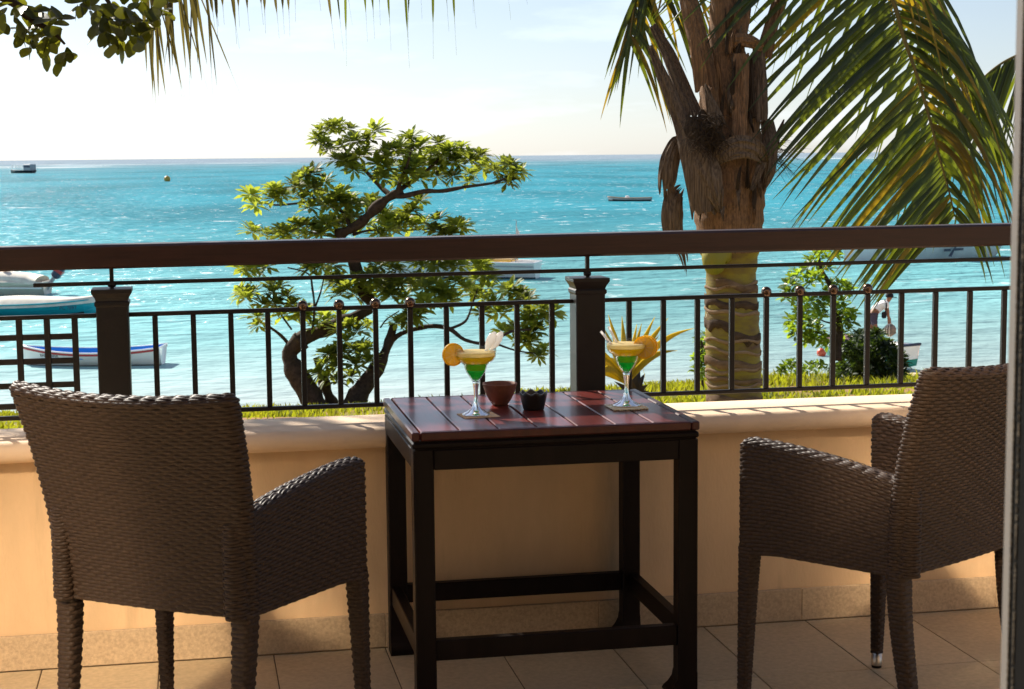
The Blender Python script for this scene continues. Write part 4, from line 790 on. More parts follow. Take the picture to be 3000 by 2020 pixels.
def coconut_palm():
    D = 10.6; s = D/4900; base = at(2152, 1330, D); root = thing('palm_tree', 'thick ringed palm trunk with shaggy leaf bases and drooping fronds behind the right railing', 'palm tree', base)
    A = lambda u, v, dd=0: at(u, v, D+dd)-base
    def P(name, mb, mat, par=root, sm=True): return link(name, mb.mesh(name, mat, sm), par)
    # trunk: (v, half width, centre u)
    pr = [(1340, 92, 2152), (1250, 85, 2152), (1180, 81, 2152), (1080, 82, 2149), (1000, 82, 2146), (940, 81, 2145), (880, 78, 2143), (820, 76, 2142), (790, 77, 2141), (760, 84, 2138), (720, 96, 2136), (660, 102, 2136), (600, 108, 2136), (540, 110, 2136), (480, 104, 2138), (420, 98, 2138), (340, 92, 2136), (260, 84, 2132), (180, 66, 2128), (100, 47, 2122), (0, 41, 2120), (-120, 34, 2118), (-300, 26, 2116)]
    vs_ = np.linspace(1340, -300, 110); n = 30
    for nm, mat, lo, hi in (('trunk', mTrk, 742, 1340), ('crown_shaft', mSheath2, -300, 742)):
        mb = MB(); rows = [v for v in vs_ if lo-16 <= v <= hi+1]; vv = []
        for v in rows:
            hw = np.interp(-v, [-p[0] for p in pr], [p[1] for p in pr]); cu = np.interp(-v, [-p[0] for p in pr], [p[2] for p in pr]); c = A(cu, v)
            step = .94+.06*(((v+7*math.sin(v*.05)) % 47)/47)
            for j in range(n):
                q = 2*PI*j/n; lum = 1+.03*noise.noise(Vector((math.cos(q)*2, math.sin(q)*2, v*.02))); r_ = hw*s*step*lum
                vv.append(c + R0*(r_*math.cos(q)) + F0*(r_*math.sin(q)))
        k = len(rows); mb.add(vv, [(i*n+j, i*n+(j+1) % n, (i+1)*n+(j+1) % n, (i+1)*n+j) for i in range(k-1) for j in range(n)]); P(nm, mb, mat)
    # torn ring scars wrapped round the lower trunk (v at left, v at right, band height)
    for vl, vr, hgt, a0, a1 in ((806, 836, 22, .1, 2.3), (838, 822, 8, -.2, 3.3), (862, 842, 12, -.2, 3.3), (872, 884, 20, .2, 3.2), (900, 912, 10, -.2, 3.3), (930, 950, 26, 1.7, 3.3), (958, 978, 26, -.2, 1.7), (985, 990, 9, -.2, 3.3), (1010, 1030, 8, -.2, 3.3), (1040, 1060, 24, -.2, 3.3), (1078, 1068, 9, -.2, 3.3), (1094, 1108, 12, -.2, 3.3), (1120, 1118, 8, -.2, 3.3), (1150, 1160, 36, -.2, 3.3), (1200, 1196, 30, -.2, 3.3)):
        mb = MB(); vv = []; k = 26
        for j in range(k+1):
            q = lerp(a0, a1, j/k); cu_ = math.cos(q); t = (1-cu_)/2            # 0 right, 1 left
            v0 = lerp(vr, vl, t)+4*math.sin(q*5+vl); hw = np.interp(-v0, [-p[0] for p in pr], [p[1] for p in pr]); cc = np.interp(-v0, [-p[0] for p in pr], [p[2] for p in pr]); h_ = hgt*(1+.5*noise.noise(Vector((q*4, vl, 0))))
            for dv, ex in ((0, .000), (1, .0035), (h_, .0025), (h_+2, -.01)):
                r_ = (hw)*s*1.0+ex; vv.append(A(cc, v0+dv) + R0*(r_*math.cos(q)) - F0*(r_*math.sin(q)))
        mb.add(vv, [(j*4+i, j*4+i+1, (j+1)*4+i+1, (j+1)*4+i) for j in range(k) for i in range(3)]); P('leaf_scar', mb, mScarP if hgt < 11 else (mScarD if hgt in (20, 26) else mScar))
    mb = MB(); limb(mb, [A(2100, 742, -.16), A(2092, 765, -.2), A(2096, 792, -.17)], .10, .055, 12); P('leaf_base', mb, mGold)
    # stalks and dead leaf bases: flattened boat shapes
    sr = random.Random(21)
    def strap(name, pts, wid, mat, fl=.35, rag=.06, n=15, m=26):
        c = curve([A(u, v, d) for u, v, d in pts], m); w = [np.interp(i/m, np.linspace(0, 1, len(wid)), wid)*s/2 for i in range(m+1)]
        t0 = [sr.random()*rag*.6 for _ in range(n)]; t1 = [1-sr.random()*rag for _ in range(n)]; rd = [sr.uniform(-.0045, .0045) for _ in range(n)]; ph = sr.uniform(0, 9)
        v = []; mb = MB()
        for layer in (0, 1):
            for i in range(m+1):
                for j in range(n):
                    t = t0[j]+(t1[j]-t0[j])*i/m; x = t*m; k = min(int(x), m-1); p = c[k].lerp(c[k+1], x-k); wd = w[k]+(w[k+1]-w[k])*(x-k)
                    tg = (c[k+1]-c[k]).normalized(); sd = tg.cross(FW).normalized(); a_ = (j/(n-1)*2-1)
                    bul = (1-a_*a_)*wd*fl*1.5; nz = noise.noise(Vector((a_*3+ph, t*5, ph)))
                    q = p + sd*(a_*wd*(1+.10*nz)) - FW*(bul + rd[j]*(1 if abs(a_) < .95 else 0) + .010*nz + .006*noise.noise(Vector((a_*9, t*3+ph, 1)))) 
                    if layer: q = p + (q-p)*.90 + FW*.012
                    v.append(q)
        N_ = (m+1)*n
        for i in range(m):
            for j in range(n-1):
                q = (i*n+j, i*n+j+1, (i+1)*n+j+1, (i+1)*n+j); mb.f.append(list(q)); mb.m.append(0); mb.f.append([N_+k for k in q[::-1]]); mb.m.append(0)
            for j in (0, n-1): mb.f.append([i*n+j, (i+1)*n+j, N_+(i+1)*n+j, N_+i*n+j]); mb.m.append(0)
        for i in (0, m):
            for j in range(n-1): mb.f.append([i*n+j, i*n+j+1, N_+i*n+j+1, N_+i*n+j]); mb.m.append(0)
        mb.v = [tuple(q) for q in v]; return P(name, mb, mat, root, False)
    strap('leaf_stalk', [(1911, 72, .1), (1958, 160, .05), (2004, 270, -.05), (2032, 345, -.1)], [22, 40, 52, 56], mSheath)
    strap('leaf_stalk', [(1901, 129, -.15), (1953, 250, -.18), (1998, 357, -.2), (2025, 424, -.24), (2047, 513, -.26), (2068, 640, -.24)], [14, 38, 50, 74, 86, 80], mSheath)
    strap('leaf_stalk', [(1985, -160, .1), (2008, -40, 0), (2030, 60, -.08), (2055, 160, -.12), (2072, 270, -.12)], [40, 48, 58, 66, 70], mSheath2)
    strap('leaf_stalk', [(2215, -200, -.05), (2190, -60, -.08), (2172, 60, -.12), (2150, 150, -.14)], [36, 42, 48, 60], mSheath2)
    strap('leaf_stalk', [(2345, -170, .1), (2300, -50, .05), (2262, 70, 0), (2236, 170, -.05)], [30, 38, 42, 50], mSheath2)
    strap('leaf_stalk', [(2172, 155, -.20), (2170, 280, -.23), (2164, 415, -.25)], [44, 46, 40], mSheath2, .3)
    strap('leaf_stalk', [(2222, 140, -.12), (2228, 250, -.15), (2232, 360, -.17)], [34, 42, 34], mSheath, .4)
    strap('leaf_stalk', [(2198, 165, -.16), (2200, 280, -.18), (2206, 350, -.16)], [16, 22, 30], mFib, .5)
    strap('dry_strap', [(2086, 136, -.2), (2104, 200, -.24), (2110, 270, -.24), (2114, 335, -.22)], [8, 16, 12, 5], mSheath2, .3)
    strap('dry_spike', [(2066, 245, -.26), (2085, 310, -.28), (2108, 372, -.26)], [3, 34, 44], mSheath, .3)
    strap('dry_spike', [(2297, 350, -.1), (2282, 390, -.1), (2266, 440, -.1)], [3, 16, 26], mSheath, .4)
    strap('sheath', [(2040, 320, -.22), (2048, 380, -.25), (2080, 420, -.27), (2090, 470, -.27)], [40, 84, 96, 30], mFib, .35, .4)
    strap('sheath', [(2060, 425, -.26), (2076, 500, -.3), (2096, 570, -.3), (2112, 628, -.27)], [96, 74, 50, 4], mSheath, .3)
    strap('sheath', [(2246, 350, -.08), (2256, 420, -.12), (2250, 500, -.14), (2232, 560, -.12)], [36, 48, 46, 12], mSheath, .45)
    strap('sheath', [(2086, 492, -.27), (2115, 455, -.32), (2160, 432, -.34), (2215, 440, -.32), (2250, 486, -.22)], [10, 50, 70, 64, 8], mSheath, .12, .22)
    strap('sheath', [(2200, 560, -.27), (2225, 500, -.25), (2240, 450, -.2)], [10, 24, 30], mSheath, .4)
    strap('sheath', [(2150, 118, -.17), (2190, 120, -.19), (2236, 140, -.14)], [44, 40, 26], mSheath2, .4)
    strap('hanging_sheath', [(2010, 398, -.1), (1982, 418, -.15), (1964, 466, -.18), (1954, 525, -.18), (1948, 575, -.16), (1958, 620, -.15)], [14, 40, 58, 56, 34, 14], mSheath, .25, .42)
    strap('hanging_sheath', [(2002, 545, -.10), (1978, 570, -.15), (1968, 630, -.16), (1976, 690, -.14), (2002, 750, -.12), (2012, 812, -.1)], [16, 52, 64, 58, 30, 5], mSheath, .25, .35)
    for k in range(34):
        v0 = sr.uniform(120, 600); a_ = sr.uniform(-1, 1); hw = np.interp(-v0, [-p[0] for p in pr], [p[1] for p in pr]); u0 = 2134+a_*hw*.98; L_ = sr.uniform(50, 170); up_ = sr.random() < .55; d0 = -(hw*s)*math.sqrt(max(0, 1-a_*a_))-.03
        cu2 = sr.uniform(-28, 28)+a_*26; q = [(u0, v0, d0), (u0+cu2*.3, v0+(-L_*.5 if up_ else L_*.5), d0-.03), (u0+cu2, v0+(-L_ if up_ else L_), d0-.05*sr.random())]
        strap('dry_strip', q, [sr.uniform(8, 20), sr.uniform(6, 14), 1.5], sr.choice([mSheath, mSheath2, mFib]), .3, .3, 7, 10)
    mb = MB(); rr = random.Random(5)
    for k in range(60):
        a = Vector(A(2248+rr.uniform(-8, 10), 440+rr.uniform(-25, 35), -.1)); d = (R0*rr.uniform(.5, 1.2)+Z*rr.uniform(-.7, .5)-F0*rr.uniform(-.4, .5)); l = rr.uniform(.08, .26)
        mb.tube([a, a+d*l*.5, a+d*l-Z*l*.25], [.0016, .0013, .0006], 4)
    for k in range(150):
        a = Vector(A(2075+rr.uniform(-45, 45), 390+rr.uniform(-55, 55), -.33)); d = (R0*rr.uniform(-1, 1)+Z*rr.uniform(-1, .6)-F0*rr.uniform(.0, .4)).normalized(); l = rr.uniform(.06, .16)
        mb.tube([a, a+d*l*.5-F0*.01, a+d*l-Z*l*.3], [.0026, .002, .001], 4)
    kind(P('fibre_tuft', mb, mFib), 'stuff')

    def frond(pts, nrach=40, r0=.022, r1=.004): 
        c = curve([A(*p) for p in pts], nrach); o = P('frond', MB().tube(c, [lerp(r0, r1, i/nrach) for i in range(nrach+1)], 8), mRach); return c, o
    def leaf(par, *a, mat=mLft, **k): mb = leaflet_mesh(*a, **k); return link('leaflet', mb.mesh('leaflet', mat, True), par)
    rr = random.Random(11)
    # big right frond
    c, fo = frond([(2180, -420, .1), (2290, -380, 0), (2420, -290, -.1), (2530, -150, -.15), (2614, 0, -.2), (2645, 103, -.2), (2686, 221, -.2), (2727, 361, -.2), (2753, 464, -.2), (2779, 556, -.2), (2796, 630, -.2)], 120)
    nl = 76
    for i in range(nl):
        t = .14+.86*i/(nl-1); p = c[int(t*120)]; L_ = 1.22*(1-.42*t**3)*rr.uniform(.9, 1.08)
        a = rr.uniform(-.08, .08); dl = R0*(-.80+.12*t+a)+Z*(-.56-.14*t)+F0*rr.uniform(-.25, .15)
        leaf(fo, p, dl, L_, .043*rr.uniform(.8, 1.1), rr.uniform(.10, .28), -F0*1.0+Z*.5, mat=mLft if rr.random() < .93 else mLftY, twist=rr.uniform(-.5, .5))
        if t > .78 and i % 3: continue
        dr = R0*(rr.uniform(.45, .8)+a)+Z*(.0-.45*t)+F0*rr.uniform(-.75, .35); 
        leaf(fo, p, dr, L_*(.92 if t < .7 else .6)*rr.uniform(.8, 1.08), .040*rr.uniform(.8, 1.1), rr.uniform(.95, 1.3)*(1-.15*t), -F0*1.0+Z*.5, mat=mLftY if rr.random() < .36 else mLft, twist=rr.uniform(-.9, .9))
    # a second frond behind the first, its leaflets joined
    c, fo = frond([(2170, -400, .4), (2330, -400, .6), (2520, -270, .7), (2680, -60, .7), (2790, 140, .7), (2850, 280, .7), (2880, 380, .6)], 90)
    mb = MB()
    for i in range(58):
        t = .2+.8*i/57; p = c[int(t*90)]
        for sg, k in ((-1, 1), (1, .8)):
            if t > .9 and i % 2: continue
            m2 = leaflet_mesh(p, R0*(sg*rr.uniform(.4, .75))+Z*(-.45-.3*t)+F0*rr.uniform(-.4, .4), 1.05*k*(1-.35*t**3)*rr.uniform(.8, 1.1), .038, rr.uniform(.4, 1.0), -F0+Z*.5, twist=rr.uniform(-.8, .8)); mb.add(m2.v, m2.f)
    kind(link('leaflets', mb.mesh('leaflets', mLft, True), fo), 'stuff')
    # left frond hanging behind the crown
    c, fo = frond([(2090, -330, .3), (2000, -250, .45), (1920, -130, .55), (1866, -10, .6), (1845, 110, .6)], 60)
    for i in range(30):
        t = .2+.8*i/29; p = c[int(t*60)]; L_ = .78*(1-.35*t)*rr.uniform(.85, 1.1)
        leaf(fo, p, R0*rr.uniform(-.55, -.15)+Z*(-1)+F0*rr.uniform(-.2, .2), L_, .030, rr.uniform(.1, .4), -F0, mat=mLft if rr.random() < .7 else mLftY, twist=rr.uniform(-.6, .6))
        leaf(fo, p, R0*rr.uniform(.25, .75)+Z*(-.8)+F0*rr.uniform(-.2, .2), L_*1.05, .032, rr.uniform(.3, .7), -F0, mat=mLft if rr.random() < .65 else mLftY, twist=rr.uniform(-.6, .6))
    # long frond arching to the left above the picture, only its leaflets hang into view
    c, fo = frond([(2080, -470, .0), (1860, -420, 0), (1600, -330, .1), (1300, -250, .1), (1000, -210, .1), (700, -160, .1), (530, -110, .1), (415, -60, .1)], 90)
    for i in range(54):
        t = .28+.72*(i/53)**.85; p = c[int(t*90)]; x = t
        if t > .80: L_ = rr.uniform(.62, .86)*(1-.15*(t-.8)/.2); w = .029; th = .0
        elif t > .62: L_ = rr.uniform(.45, .62); w = .022; th = 1.
        else: L_ = rr.uniform(.58, .92)*(1-.30*max(0, .45-t)/.2); w = .018; th = 1.
        leaf(fo, p, R0*rr.uniform(-.02, .16)+Z*-1+F0*rr.uniform(-.15, .15), L_, w, rr.uniform(.0, .15), -F0*.6+R0*rr.uniform(-.5, .5), mat=mLftD if t > .6 else mLft, thread=th, nseg=12, twist=rr.uniform(-.4, .4))
        if t > .78 and i % 2 == 0: leaf(fo, p, R0*rr.uniform(-.25, .45)+Z*-1+F0*rr.uniform(-.15, .15), rr.uniform(.75, 1.05), .009, rr.uniform(.0, .2), -F0, mat=mLftD, thread=1., nseg=12)
    # fronds on the far side and above, out of view but casting the crown's shade
    mb = MB()
    for az, el, ln in ((2.2, .75, 2.6), (1.5, .6, 2.8), (.8, .8, 2.4), (3.6, .9, 2.2), (-.4, .95, 2.2)):
        b0 = A(2118, -330); hd = R0*math.cos(az)+F0*math.sin(az); cc = [b0+hd*(ln*t)+Z*(ln*(math.tan(el)*t*.8-.75*t*t)) for t in np.linspace(0, 1, 24)]
        mb.tube(cc, [lerp(.025, .004, i/23) for i in range(24)], 6)
        for i in range(3, 24):
            sd = hd.cross(Z)
            for sg in (-1, 1): m2 = leaflet_mesh(cc[i], sd*sg+hd*.5-Z*.35, .85*(1-.4*(i/23)**2), .045, .35, Z, nseg=5); mb.add(m2.v, m2.f)
    kind(P('upper_fronds', mb, mLft), 'stuff')
coconut_palm()

def right_palm():
    D = 14.5; base = gpt(14.2, .42); root = thing('palm_tree', 'second palm whose arching frond enters behind the door edge at the right', 'palm tree', base)
    A = lambda u, v, dd=0: at(u, v, D+dd)-base
    link('trunk', MB().tube([Vector((0, 0, -.2)), Vector((.03, 0, 1)), A(3420, 330)], [.17, .14, .12], 14).mesh('trunk', mTrk, True), root)
    rr = random.Random(4); c = curve([A(3420, 330, 0), (A(3300, 180, 0)), A(3150, 130, 0), A(2990, 160, .1), A(2890, 220, .1), A(2830, 300, .1)], 60)
    fo = link('frond', MB().tube(c, [lerp(.025, .005, i/60) for i in range(61)], 8).mesh('frond', mRach, True), root)
    for i in range(36):
        t = .3+.7*i/35; p = c[int(t*60)]
        for sg in (-1, 1):
            mb = leaflet_mesh(p, R0*(-.35+.1*sg)+Z*(-.8)+F0*.5*sg, rr.uniform(.9, 1.2)*(1-.25*t), .045, rr.uniform(.2, .5), -F0+R0*.4, twist=rr.uniform(-.4, .4)); link('leaflet', mb.mesh('leaflet', mLft, True), fo)
    c2 = curve([A(3420, 330, .2), A(3350, 150, .2), A(3200, 0, .2), A(3060, -60, .2)], 30); f2 = link('frond', MB().tube(c2, [.02]*31, 6).mesh('frond', mRach, True), root)
right_palm()

# --- almond tree branches at the top left
def almond():
    D = 8.2; base = gpt(8.6, -.46); root = thing('almond_tree', 'broad leafed tree whose dark branches hang into the top left corner', 'tree', base)
    A = lambda u, v, dd=0: at(u, v, D+dd)-base
    link('trunk', MB().tube([Vector((0, 0, -.3)), Vector((.05, 0, .8)), A(-400, 0), A(-250, -420), A(-150, -800)], [.16, .14, .12, .10, .05], 12).mesh('trunk', mBark, True), root)
    for pts, r0 in (([(-400, 0, 0), (-150, -60, 0), (40, 10, 0), (95, 60, 0), (150, 90, 0), (190, 130, 0)], .03), ([(-250, -420, 0), (0, -260, .1), (200, -120, .1), (300, -20, .1), (350, 70, .1)], .03), ([(-250, -420, 0), (50, -400, .2), (300, -300, .2), (440, -150, .2), (470, 20, .2)], .028), ([(40, 10, 0), (60, 40, 0), (80, 58, 0)], .01)):
        mb = MB(); limb(mb, [A(*p) for p in pts], r0, .006, 6, .1); link('branch', mb.mesh('branch', mBark, True), root)
    rr = random.Random(8)
    spots = [(20, 30, 3), (40, 0, 3), (70, 20, 3), (55, 62, 4), (90, 40, 4), (75, 85, 4), (110, 75, 4), (60, 100, 3), (100, 110, 4), (140, 100, 4), (130, 130, 3), (165, 68, 3), (180, 90, 3), (120, 20, 3), (150, 20, 2), (190, 150, 3), (175, 165, 2), (140, 45, 2), (95, 130, 2), (5, 60, 2),
             (235, 20, 4), (262, 40, 4), (300, 20, 4), (290, 60, 4), (330, 50, 4), (325, 90, 4), (360, 70, 4), (350, 110, 5), (380, 100, 4), (340, 130, 3), (400, 80, 4), (410, 110, 3), (395, 40, 4), (430, 60, 4), (440, 25, 4), (470, 40, 4), (450, 90, 3), (420, 130, 2), (370, 20, 4), (260, 5, 3), (340, 5, 3), (480, 10, 3), (300, 95, 2), (415, 5, 3)]
    def lf(u, v, dd, L_):
        b = A(u, v, dd); d = Vector((rr.uniform(-1, 1), rr.uniform(-1, 1), rr.uniform(-1, .35))); n = Vector((rr.uniform(-.7, .7), rr.uniform(-1, -.1), rr.uniform(.1, 1)))
        return leaf_pts(b, d, n, L_, L_*.62, obov, .15, .2, 5, rr.uniform(-.1, .1))
    for u, v, k in spots:
        for _ in range(k):
            mb = MB(); add_rows(mb, lf(u+rr.uniform(-12, 12), v+rr.uniform(-12, 12), rr.uniform(-.12, .15), rr.uniform(.075, .115))); link('leaf', mb.mesh('leaf', mLeafA, True), root)
    mb = MB()                                           # the crown above the picture
    for _ in range(8200):
        u, v = rr.uniform(-1100, 520), rr.uniform(-1450, -40)
        if v < -330 and u > -450: continue
        if noise.noise(Vector((u*.006, v*.006, 1))) < -.22: continue
        add_rows(mb, lf(u, v, rr.uniform(-.9, .9), rr.uniform(.07, .11)))
    kind(link('foliage', mb.mesh('foliage', mLeafA, True), root), 'stuff')
almond()

# ------------------------------------------------------------------ boats
def hull(L_, B, stations=18, h_bow=.6, h_mid=.4, h_st=.55, draft=.18, bow=2.2, stern=.72, rake=.25, flare=1.15, th=.04):
    """x 0 stern .. L bow, waterline z 0; returns outer, inner, gunwale point rows"""
    out = []; inn = []; gun = []
    for i in range(stations+1):
        t = i/stations; hb = B/2*(stern+(1-stern)*min(1, t/.4)) if t < .4 else B/2*(1-((t-.4)/.6)**bow)
        hb = max(hb, .012); zs = h_mid+(h_st-h_mid)*max(0, 1-t/.5)**2+(h_bow-h_mid)*max(0, (t-.5)/.5)**2; k = -draft*(1-max(0, (t-.7)/.3)**2)
        row = []
        for j in range(-4, 5):
            a = abs(j)/4; y = hb*(a**.75)*(1 if a < 1 else 1); z = k+(zs-k)*a**1.6; y = y*(1+(flare-1)*(a-.7))
            row.append((t*(L_)+rake*max(0, (t-.6)/.4)*(z/max(zs, .01))*.5-rake*.3*max(0, (t-.6)/.4), math.copysign(y, j) if j else 0, z))
        out.append(row); inn.append([(x, y*(1-th/max(hb, .06)), max(z+.05, zs*.1) if abs(j-4) < 3 else z-.002) for j, (x, y, z) in enumerate(row)])
        gun.append((row[0], row[-1]))
    return out, inn, gun
def skin_rows(rows, flip=False, cap=True):
    n = len(rows[0]); v = [p for r in rows for p in r]; f = []
    for i in range(len(rows)-1):
        for j in range(n-1): q = (i*n+j, (i+1)*n+j, (i+1)*n+j+1, i*n+j+1); f.append(q if flip else q[::-1])
    if cap: f.append(list(range(n)))
    return MB().add(v, f)
def boat_hull(root, L_, B, mo, mi, mg, g_r=.03, strip=None, split=None, **k):
    o, i_, g = hull(L_, B, **k); mb = skin_rows(o)
    if split:
        mb2 = MB(); n = len(o[0]); mb.m = []
        for f in mb.f: zc = sum(mb.v[q][2] for q in f)/len(f); mb.m.append(1 if zc < split[0] else 0)
        link('hull', mb.mesh('hull', [mo, split[1]], False), root)
    else: link('hull', mb.mesh('hull', mo, True), root)
    i_[0] = [(x+.06, y, z) for x, y, z in i_[0]]; link('inner_hull', skin_rows(i_, True).mesh('inner_hull', mi, False), root)
    for s in (0, 1):
        pts = [Vector(a[s]) for a in g]; link('gunwale', MB().tube(pts, g_r, 6).mesh('gunwale', mg, True), root)
        if strip: link('rub_strip', MB().tube([p+Vector((0, (-.012 if s == 0 else .012), -strip[1])) for p in pts], strip[2], 6, flat=.5, side=(0, 1, 0)).mesh('rub_strip', strip[0], True), root)
    if k.get('stern', .72) > .3:
        a, b = Vector(g[0][0]), Vector(g[0][1]); link('transom_cap', MB().tube([a, b], g_r, 6).mesh('transom_cap', mg), root)
    return o, i_, g
def letters(txt, size, mat, root, loc, rot, depth=.004):
    cu = bpy.data.curves.new('lettering', 'FONT'); cu.body = txt; cu.size = size; cu.extrude = depth; tmp = bpy.data.objects.new('lettering_curve', cu); me = bpy.data.meshes.new_from_object(tmp); bpy.data.objects.remove(tmp); me.name = 'lettering'; me.materials.clear(); me.materials.append(mat); o = kind(link('lettering', me, root, loc), 'stuff'); o.rotation_euler = rot; return o
def place(name, label, cat, p0, p1, group=None):
    """thing with local x running from stern p0 to bow p1 on the water"""
    d = Vector(p1)-Vector(p0); return thing(name, label, cat, (p0[0], p0[1], SEA), math.atan2(d.y, d.x), group)

def boats():
    G = 'boats moored on the lagoon'
    # white rowing boat (bow to the left)
    r = place('rowing_boat', 'small white rowing boat with blue inside and a red stripe, seen through the lattice', 'boat', (-.87, 52.0), (-5.09, 52.9), G)
    L_ = 4.32; boat_hull(r, L_, 1.5, mWhite, mBlue, mWhite, .028, (mRed, .055, .035), h_bow=.60, h_mid=.42, h_st=.56, draft=.12)
    for x in (1.0, 2.3, 3.3): link('thwart', MB().box(x, x+.22, -.6, .6, .22, .26, .005).mesh('thwart', mBlue if x > 2 else mWhite), r)
    link('boot_line', MB().tube([(t*L_, (.75*(.72+.28*min(1, t/.4)) if t < .4 else .75*(1-((t-.4)/.6)**2.2))*.62+.03, .0) for t in np.linspace(0, .94, 16)], .03, 6).mesh('boot_line', mDark), r)
    letters('BABY LAFER', .13, mDark, r, (3.66, .405, .30), (PI/2+.35, 0, PI-.44))
    # turquoise boat with cream cover, stern/bow to the right
    r = place('covered_boat', 'turquoise hulled boat under a cream tarpaulin at the left edge', 'boat', (-12.3, 72.0), (-3.74, 69.7), G)
    L_ = 8.9; o, i_, g = boat_hull(r, L_, 2.2, mTurq, mTurq, mTurq, .03, None, split=(.06, mDark), h_bow=.62, h_mid=.46, h_st=.56, draft=.3, bow=4.5, rake=.1)
    rows = []
    for i, (a, b) in enumerate(g):
        t = i/18; a, b = Vector(a), Vector(b); rz = .10+.16*(.5+.5*math.sin(t*11+1.0)); n = 8
        rows.append([a.lerp(b, j/n)*1.0+Vector((0, (j/n-.5)*.12, (-.13 if j in (0, n) else rz*math.sin(PI*j/n)**.6+.03))) for j in range(n+1)])
    link('tarpaulin', skin_rows(rows, True).mesh('tarpaulin', mTarp, True), r)
    letters('PC 7897', .20, mNavy, r, (7.62, -.93, .27), (PI/2-.2, 0, .03))
    # cream motor boat with tilted outboard
    r = place('motor_boat', 'cream motor boat with a raised dark outboard motor behind the turquoise boat', 'boat', (-6.55, 80.9), (-13.0, 82.6), G)
    boat_hull(r, 6.7, 2.2, mCream, mCream, mCream, .05, (mWhite, .25, .04), h_bow=1.0, h_mid=.62, h_st=.58, draft=.3)
    rows = []
    for t in np.linspace(0, 1, 10):
        h = .62+.42*math.sin(PI*min(1, t*1.1))**.8; w = 1.0*(1-.5*t*t); rows.append([(.25+t*4.6, w*math.cos(q), h*max(0, math.sin(q))**.7*.55+.52) for q in np.linspace(PI, 0, 9)])
    link('cover', skin_rows(rows, False).mesh('cover', mTarp, True), r)
    link('seat_bolster', MB().lathe([(.001, -.14), (.13, -.10), (.17, 0), (.13, .12), (.001, .16)], 12, c=(1.95, .15, 1.22)).mesh('seat_bolster', mTan, True), r)
    ob = link('outboard', MB().box(-.16, .26, -.18, .18, .15, .80, .08).mesh('outboard', mNavy), r, (-.30, 0, .62)); ob.rotation_euler = (0, -.62, 0)
    link('cowl_band', MB().box(-.17, .27, -.185, .185, .44, .62, .02).mesh('cowl_band', mRed), ob)
    link('shaft', MB().box(-.02, .16, -.06, .06, -.75, .16, .03).mesh('shaft', mGrey), ob)
    link('propeller', MB().lathe([(.02, -.04), (.13, -.02), (.14, .02), (.02, .05)], 8, c=(-.06, 0, -.72)).mesh('propeller', mDark), ob)
    # white cabin boat behind the tree (stern to the right)
    r = place('cabin_boat', 'white cabin boat with a dark waterline partly hidden behind the gnarled tree', 'boat', (17.5, 83.7), (9.6, 87.2), G)
    boat_hull(r, 8.6, 2.7, mWhite, mWhite, mWhite, .05, (mGrey, .18, .03), split=(.10, mDark), h_bow=1.25, h_mid=.86, h_st=.80, draft=.3)
    link('cabin', MB().box(2.8, 6.0, -.95, .95, .75, 1.55, .2).mesh('cabin', mWhite), r); link('windscreen', MB().box(2.9, 5.9, -.96, .96, 1.15, 1.42, .03).mesh('windscreen', mDark), r)
    link('sunbed', MB().box(1.2, 2.5, -.8, .8, .85, 1.0, .05).mesh('sunbed', mYelW), r)
    link('mast', MB().tube([(1.15, 0, .8), (1.1, 0, 2.9)], [.035, .02], 8).mesh('mast', mGrey), r)
    sv = [(1.12, 0, 1.6), (1.12, 0, 2.98), (1.08, .02, 2.6), (.90, .03, 2.2), (.70, .03, 1.7)]
    link('furled_sail', MB().add([(x, y-.03, z) for x, y, z in sv]+[(x, y+.03, z) for x, y, z in sv], [(0, 1, 2, 3, 4), (9, 8, 7, 6, 5)]+[(i, (i+1) % 5, 5+(i+1) % 5, 5+i) for i in range(5)]).mesh('furled_sail', mPink), r)
    # speed boat at the right
    r = place('speed_boat', 'white speed boat with a dark emblem, behind the palm frond', 'boat', (47.1, 93.1), (36.6, 89.9), G)
    boat_hull(r, 11, 3.2, mWhite, mWhite, mWhite, .06, (mGrey, .22, .02), h_bow=1.35, h_mid=1.0, h_st=.85, draft=.3)
    link('deck_house', MB().box(3.4, 7.2, -1.1, 1.1, .9, 1.6, .25).mesh('deck_house', mWhite), r); link('windscreen', MB().box(3.6, 6.9, -1.12, 1.12, 1.45, 1.80, .1).mesh('windscreen', mDark), r)
    link('hardtop', MB().box(3.0, 5.6, -1.15, 1.15, 2.32, 2.55, .09).mesh('hardtop', mWhite), r)
    for x in (3.2, 5.2):
        for y in (-1, 1): link('strut', MB().tube([(x+.4, y, 1.0), (x, y, 2.35)], .035, 6).mesh('strut', mGrey), r)
    em = link('emblem', MB().box(-.75, -.25, -.01, .01, -.08, .06, .02).box(.05, .72, -.01, .01, -.06, .08, .02).add([(-.45, -.015, -.36), (-.22, -.015, -.40), (.20, -.015, .22), (.28, -.015, .50), (.05, -.015, .18)], [(0, 1, 2, 3, 4)]).add([(-.45, -.03, -.36), (-.22, -.03, -.40), (.20, -.03, .22), (.28, -.03, .50), (.05, -.03, .18)], [(0, 1, 2, 3, 4)]).mesh('emblem', mNavy), r, (4.2, 1.60, .58)); em.rotation_euler = (.0, 0, PI)
    letters('SEA LINE', .22, mYelW, r, (1.9, 1.52, .72), (PI/2, 0, PI))
    link('outboard', MB().box(-.55, .0, -.25, .25, .3, 1.1, .1).mesh('outboard', mNavy), r)
    # far pirogue, far launch
    r = place('pirogue', 'low dark open boat far out left of the palm trunk', 'boat', (60.9, 216.8), (55.6, 219.8), G)
    boat_hull(r, 6.0, 1.3, mPink, mTan, mTan, .05, None, split=(.18, mDark), h_bow=.62, h_mid=.42, h_st=.5, draft=.2)
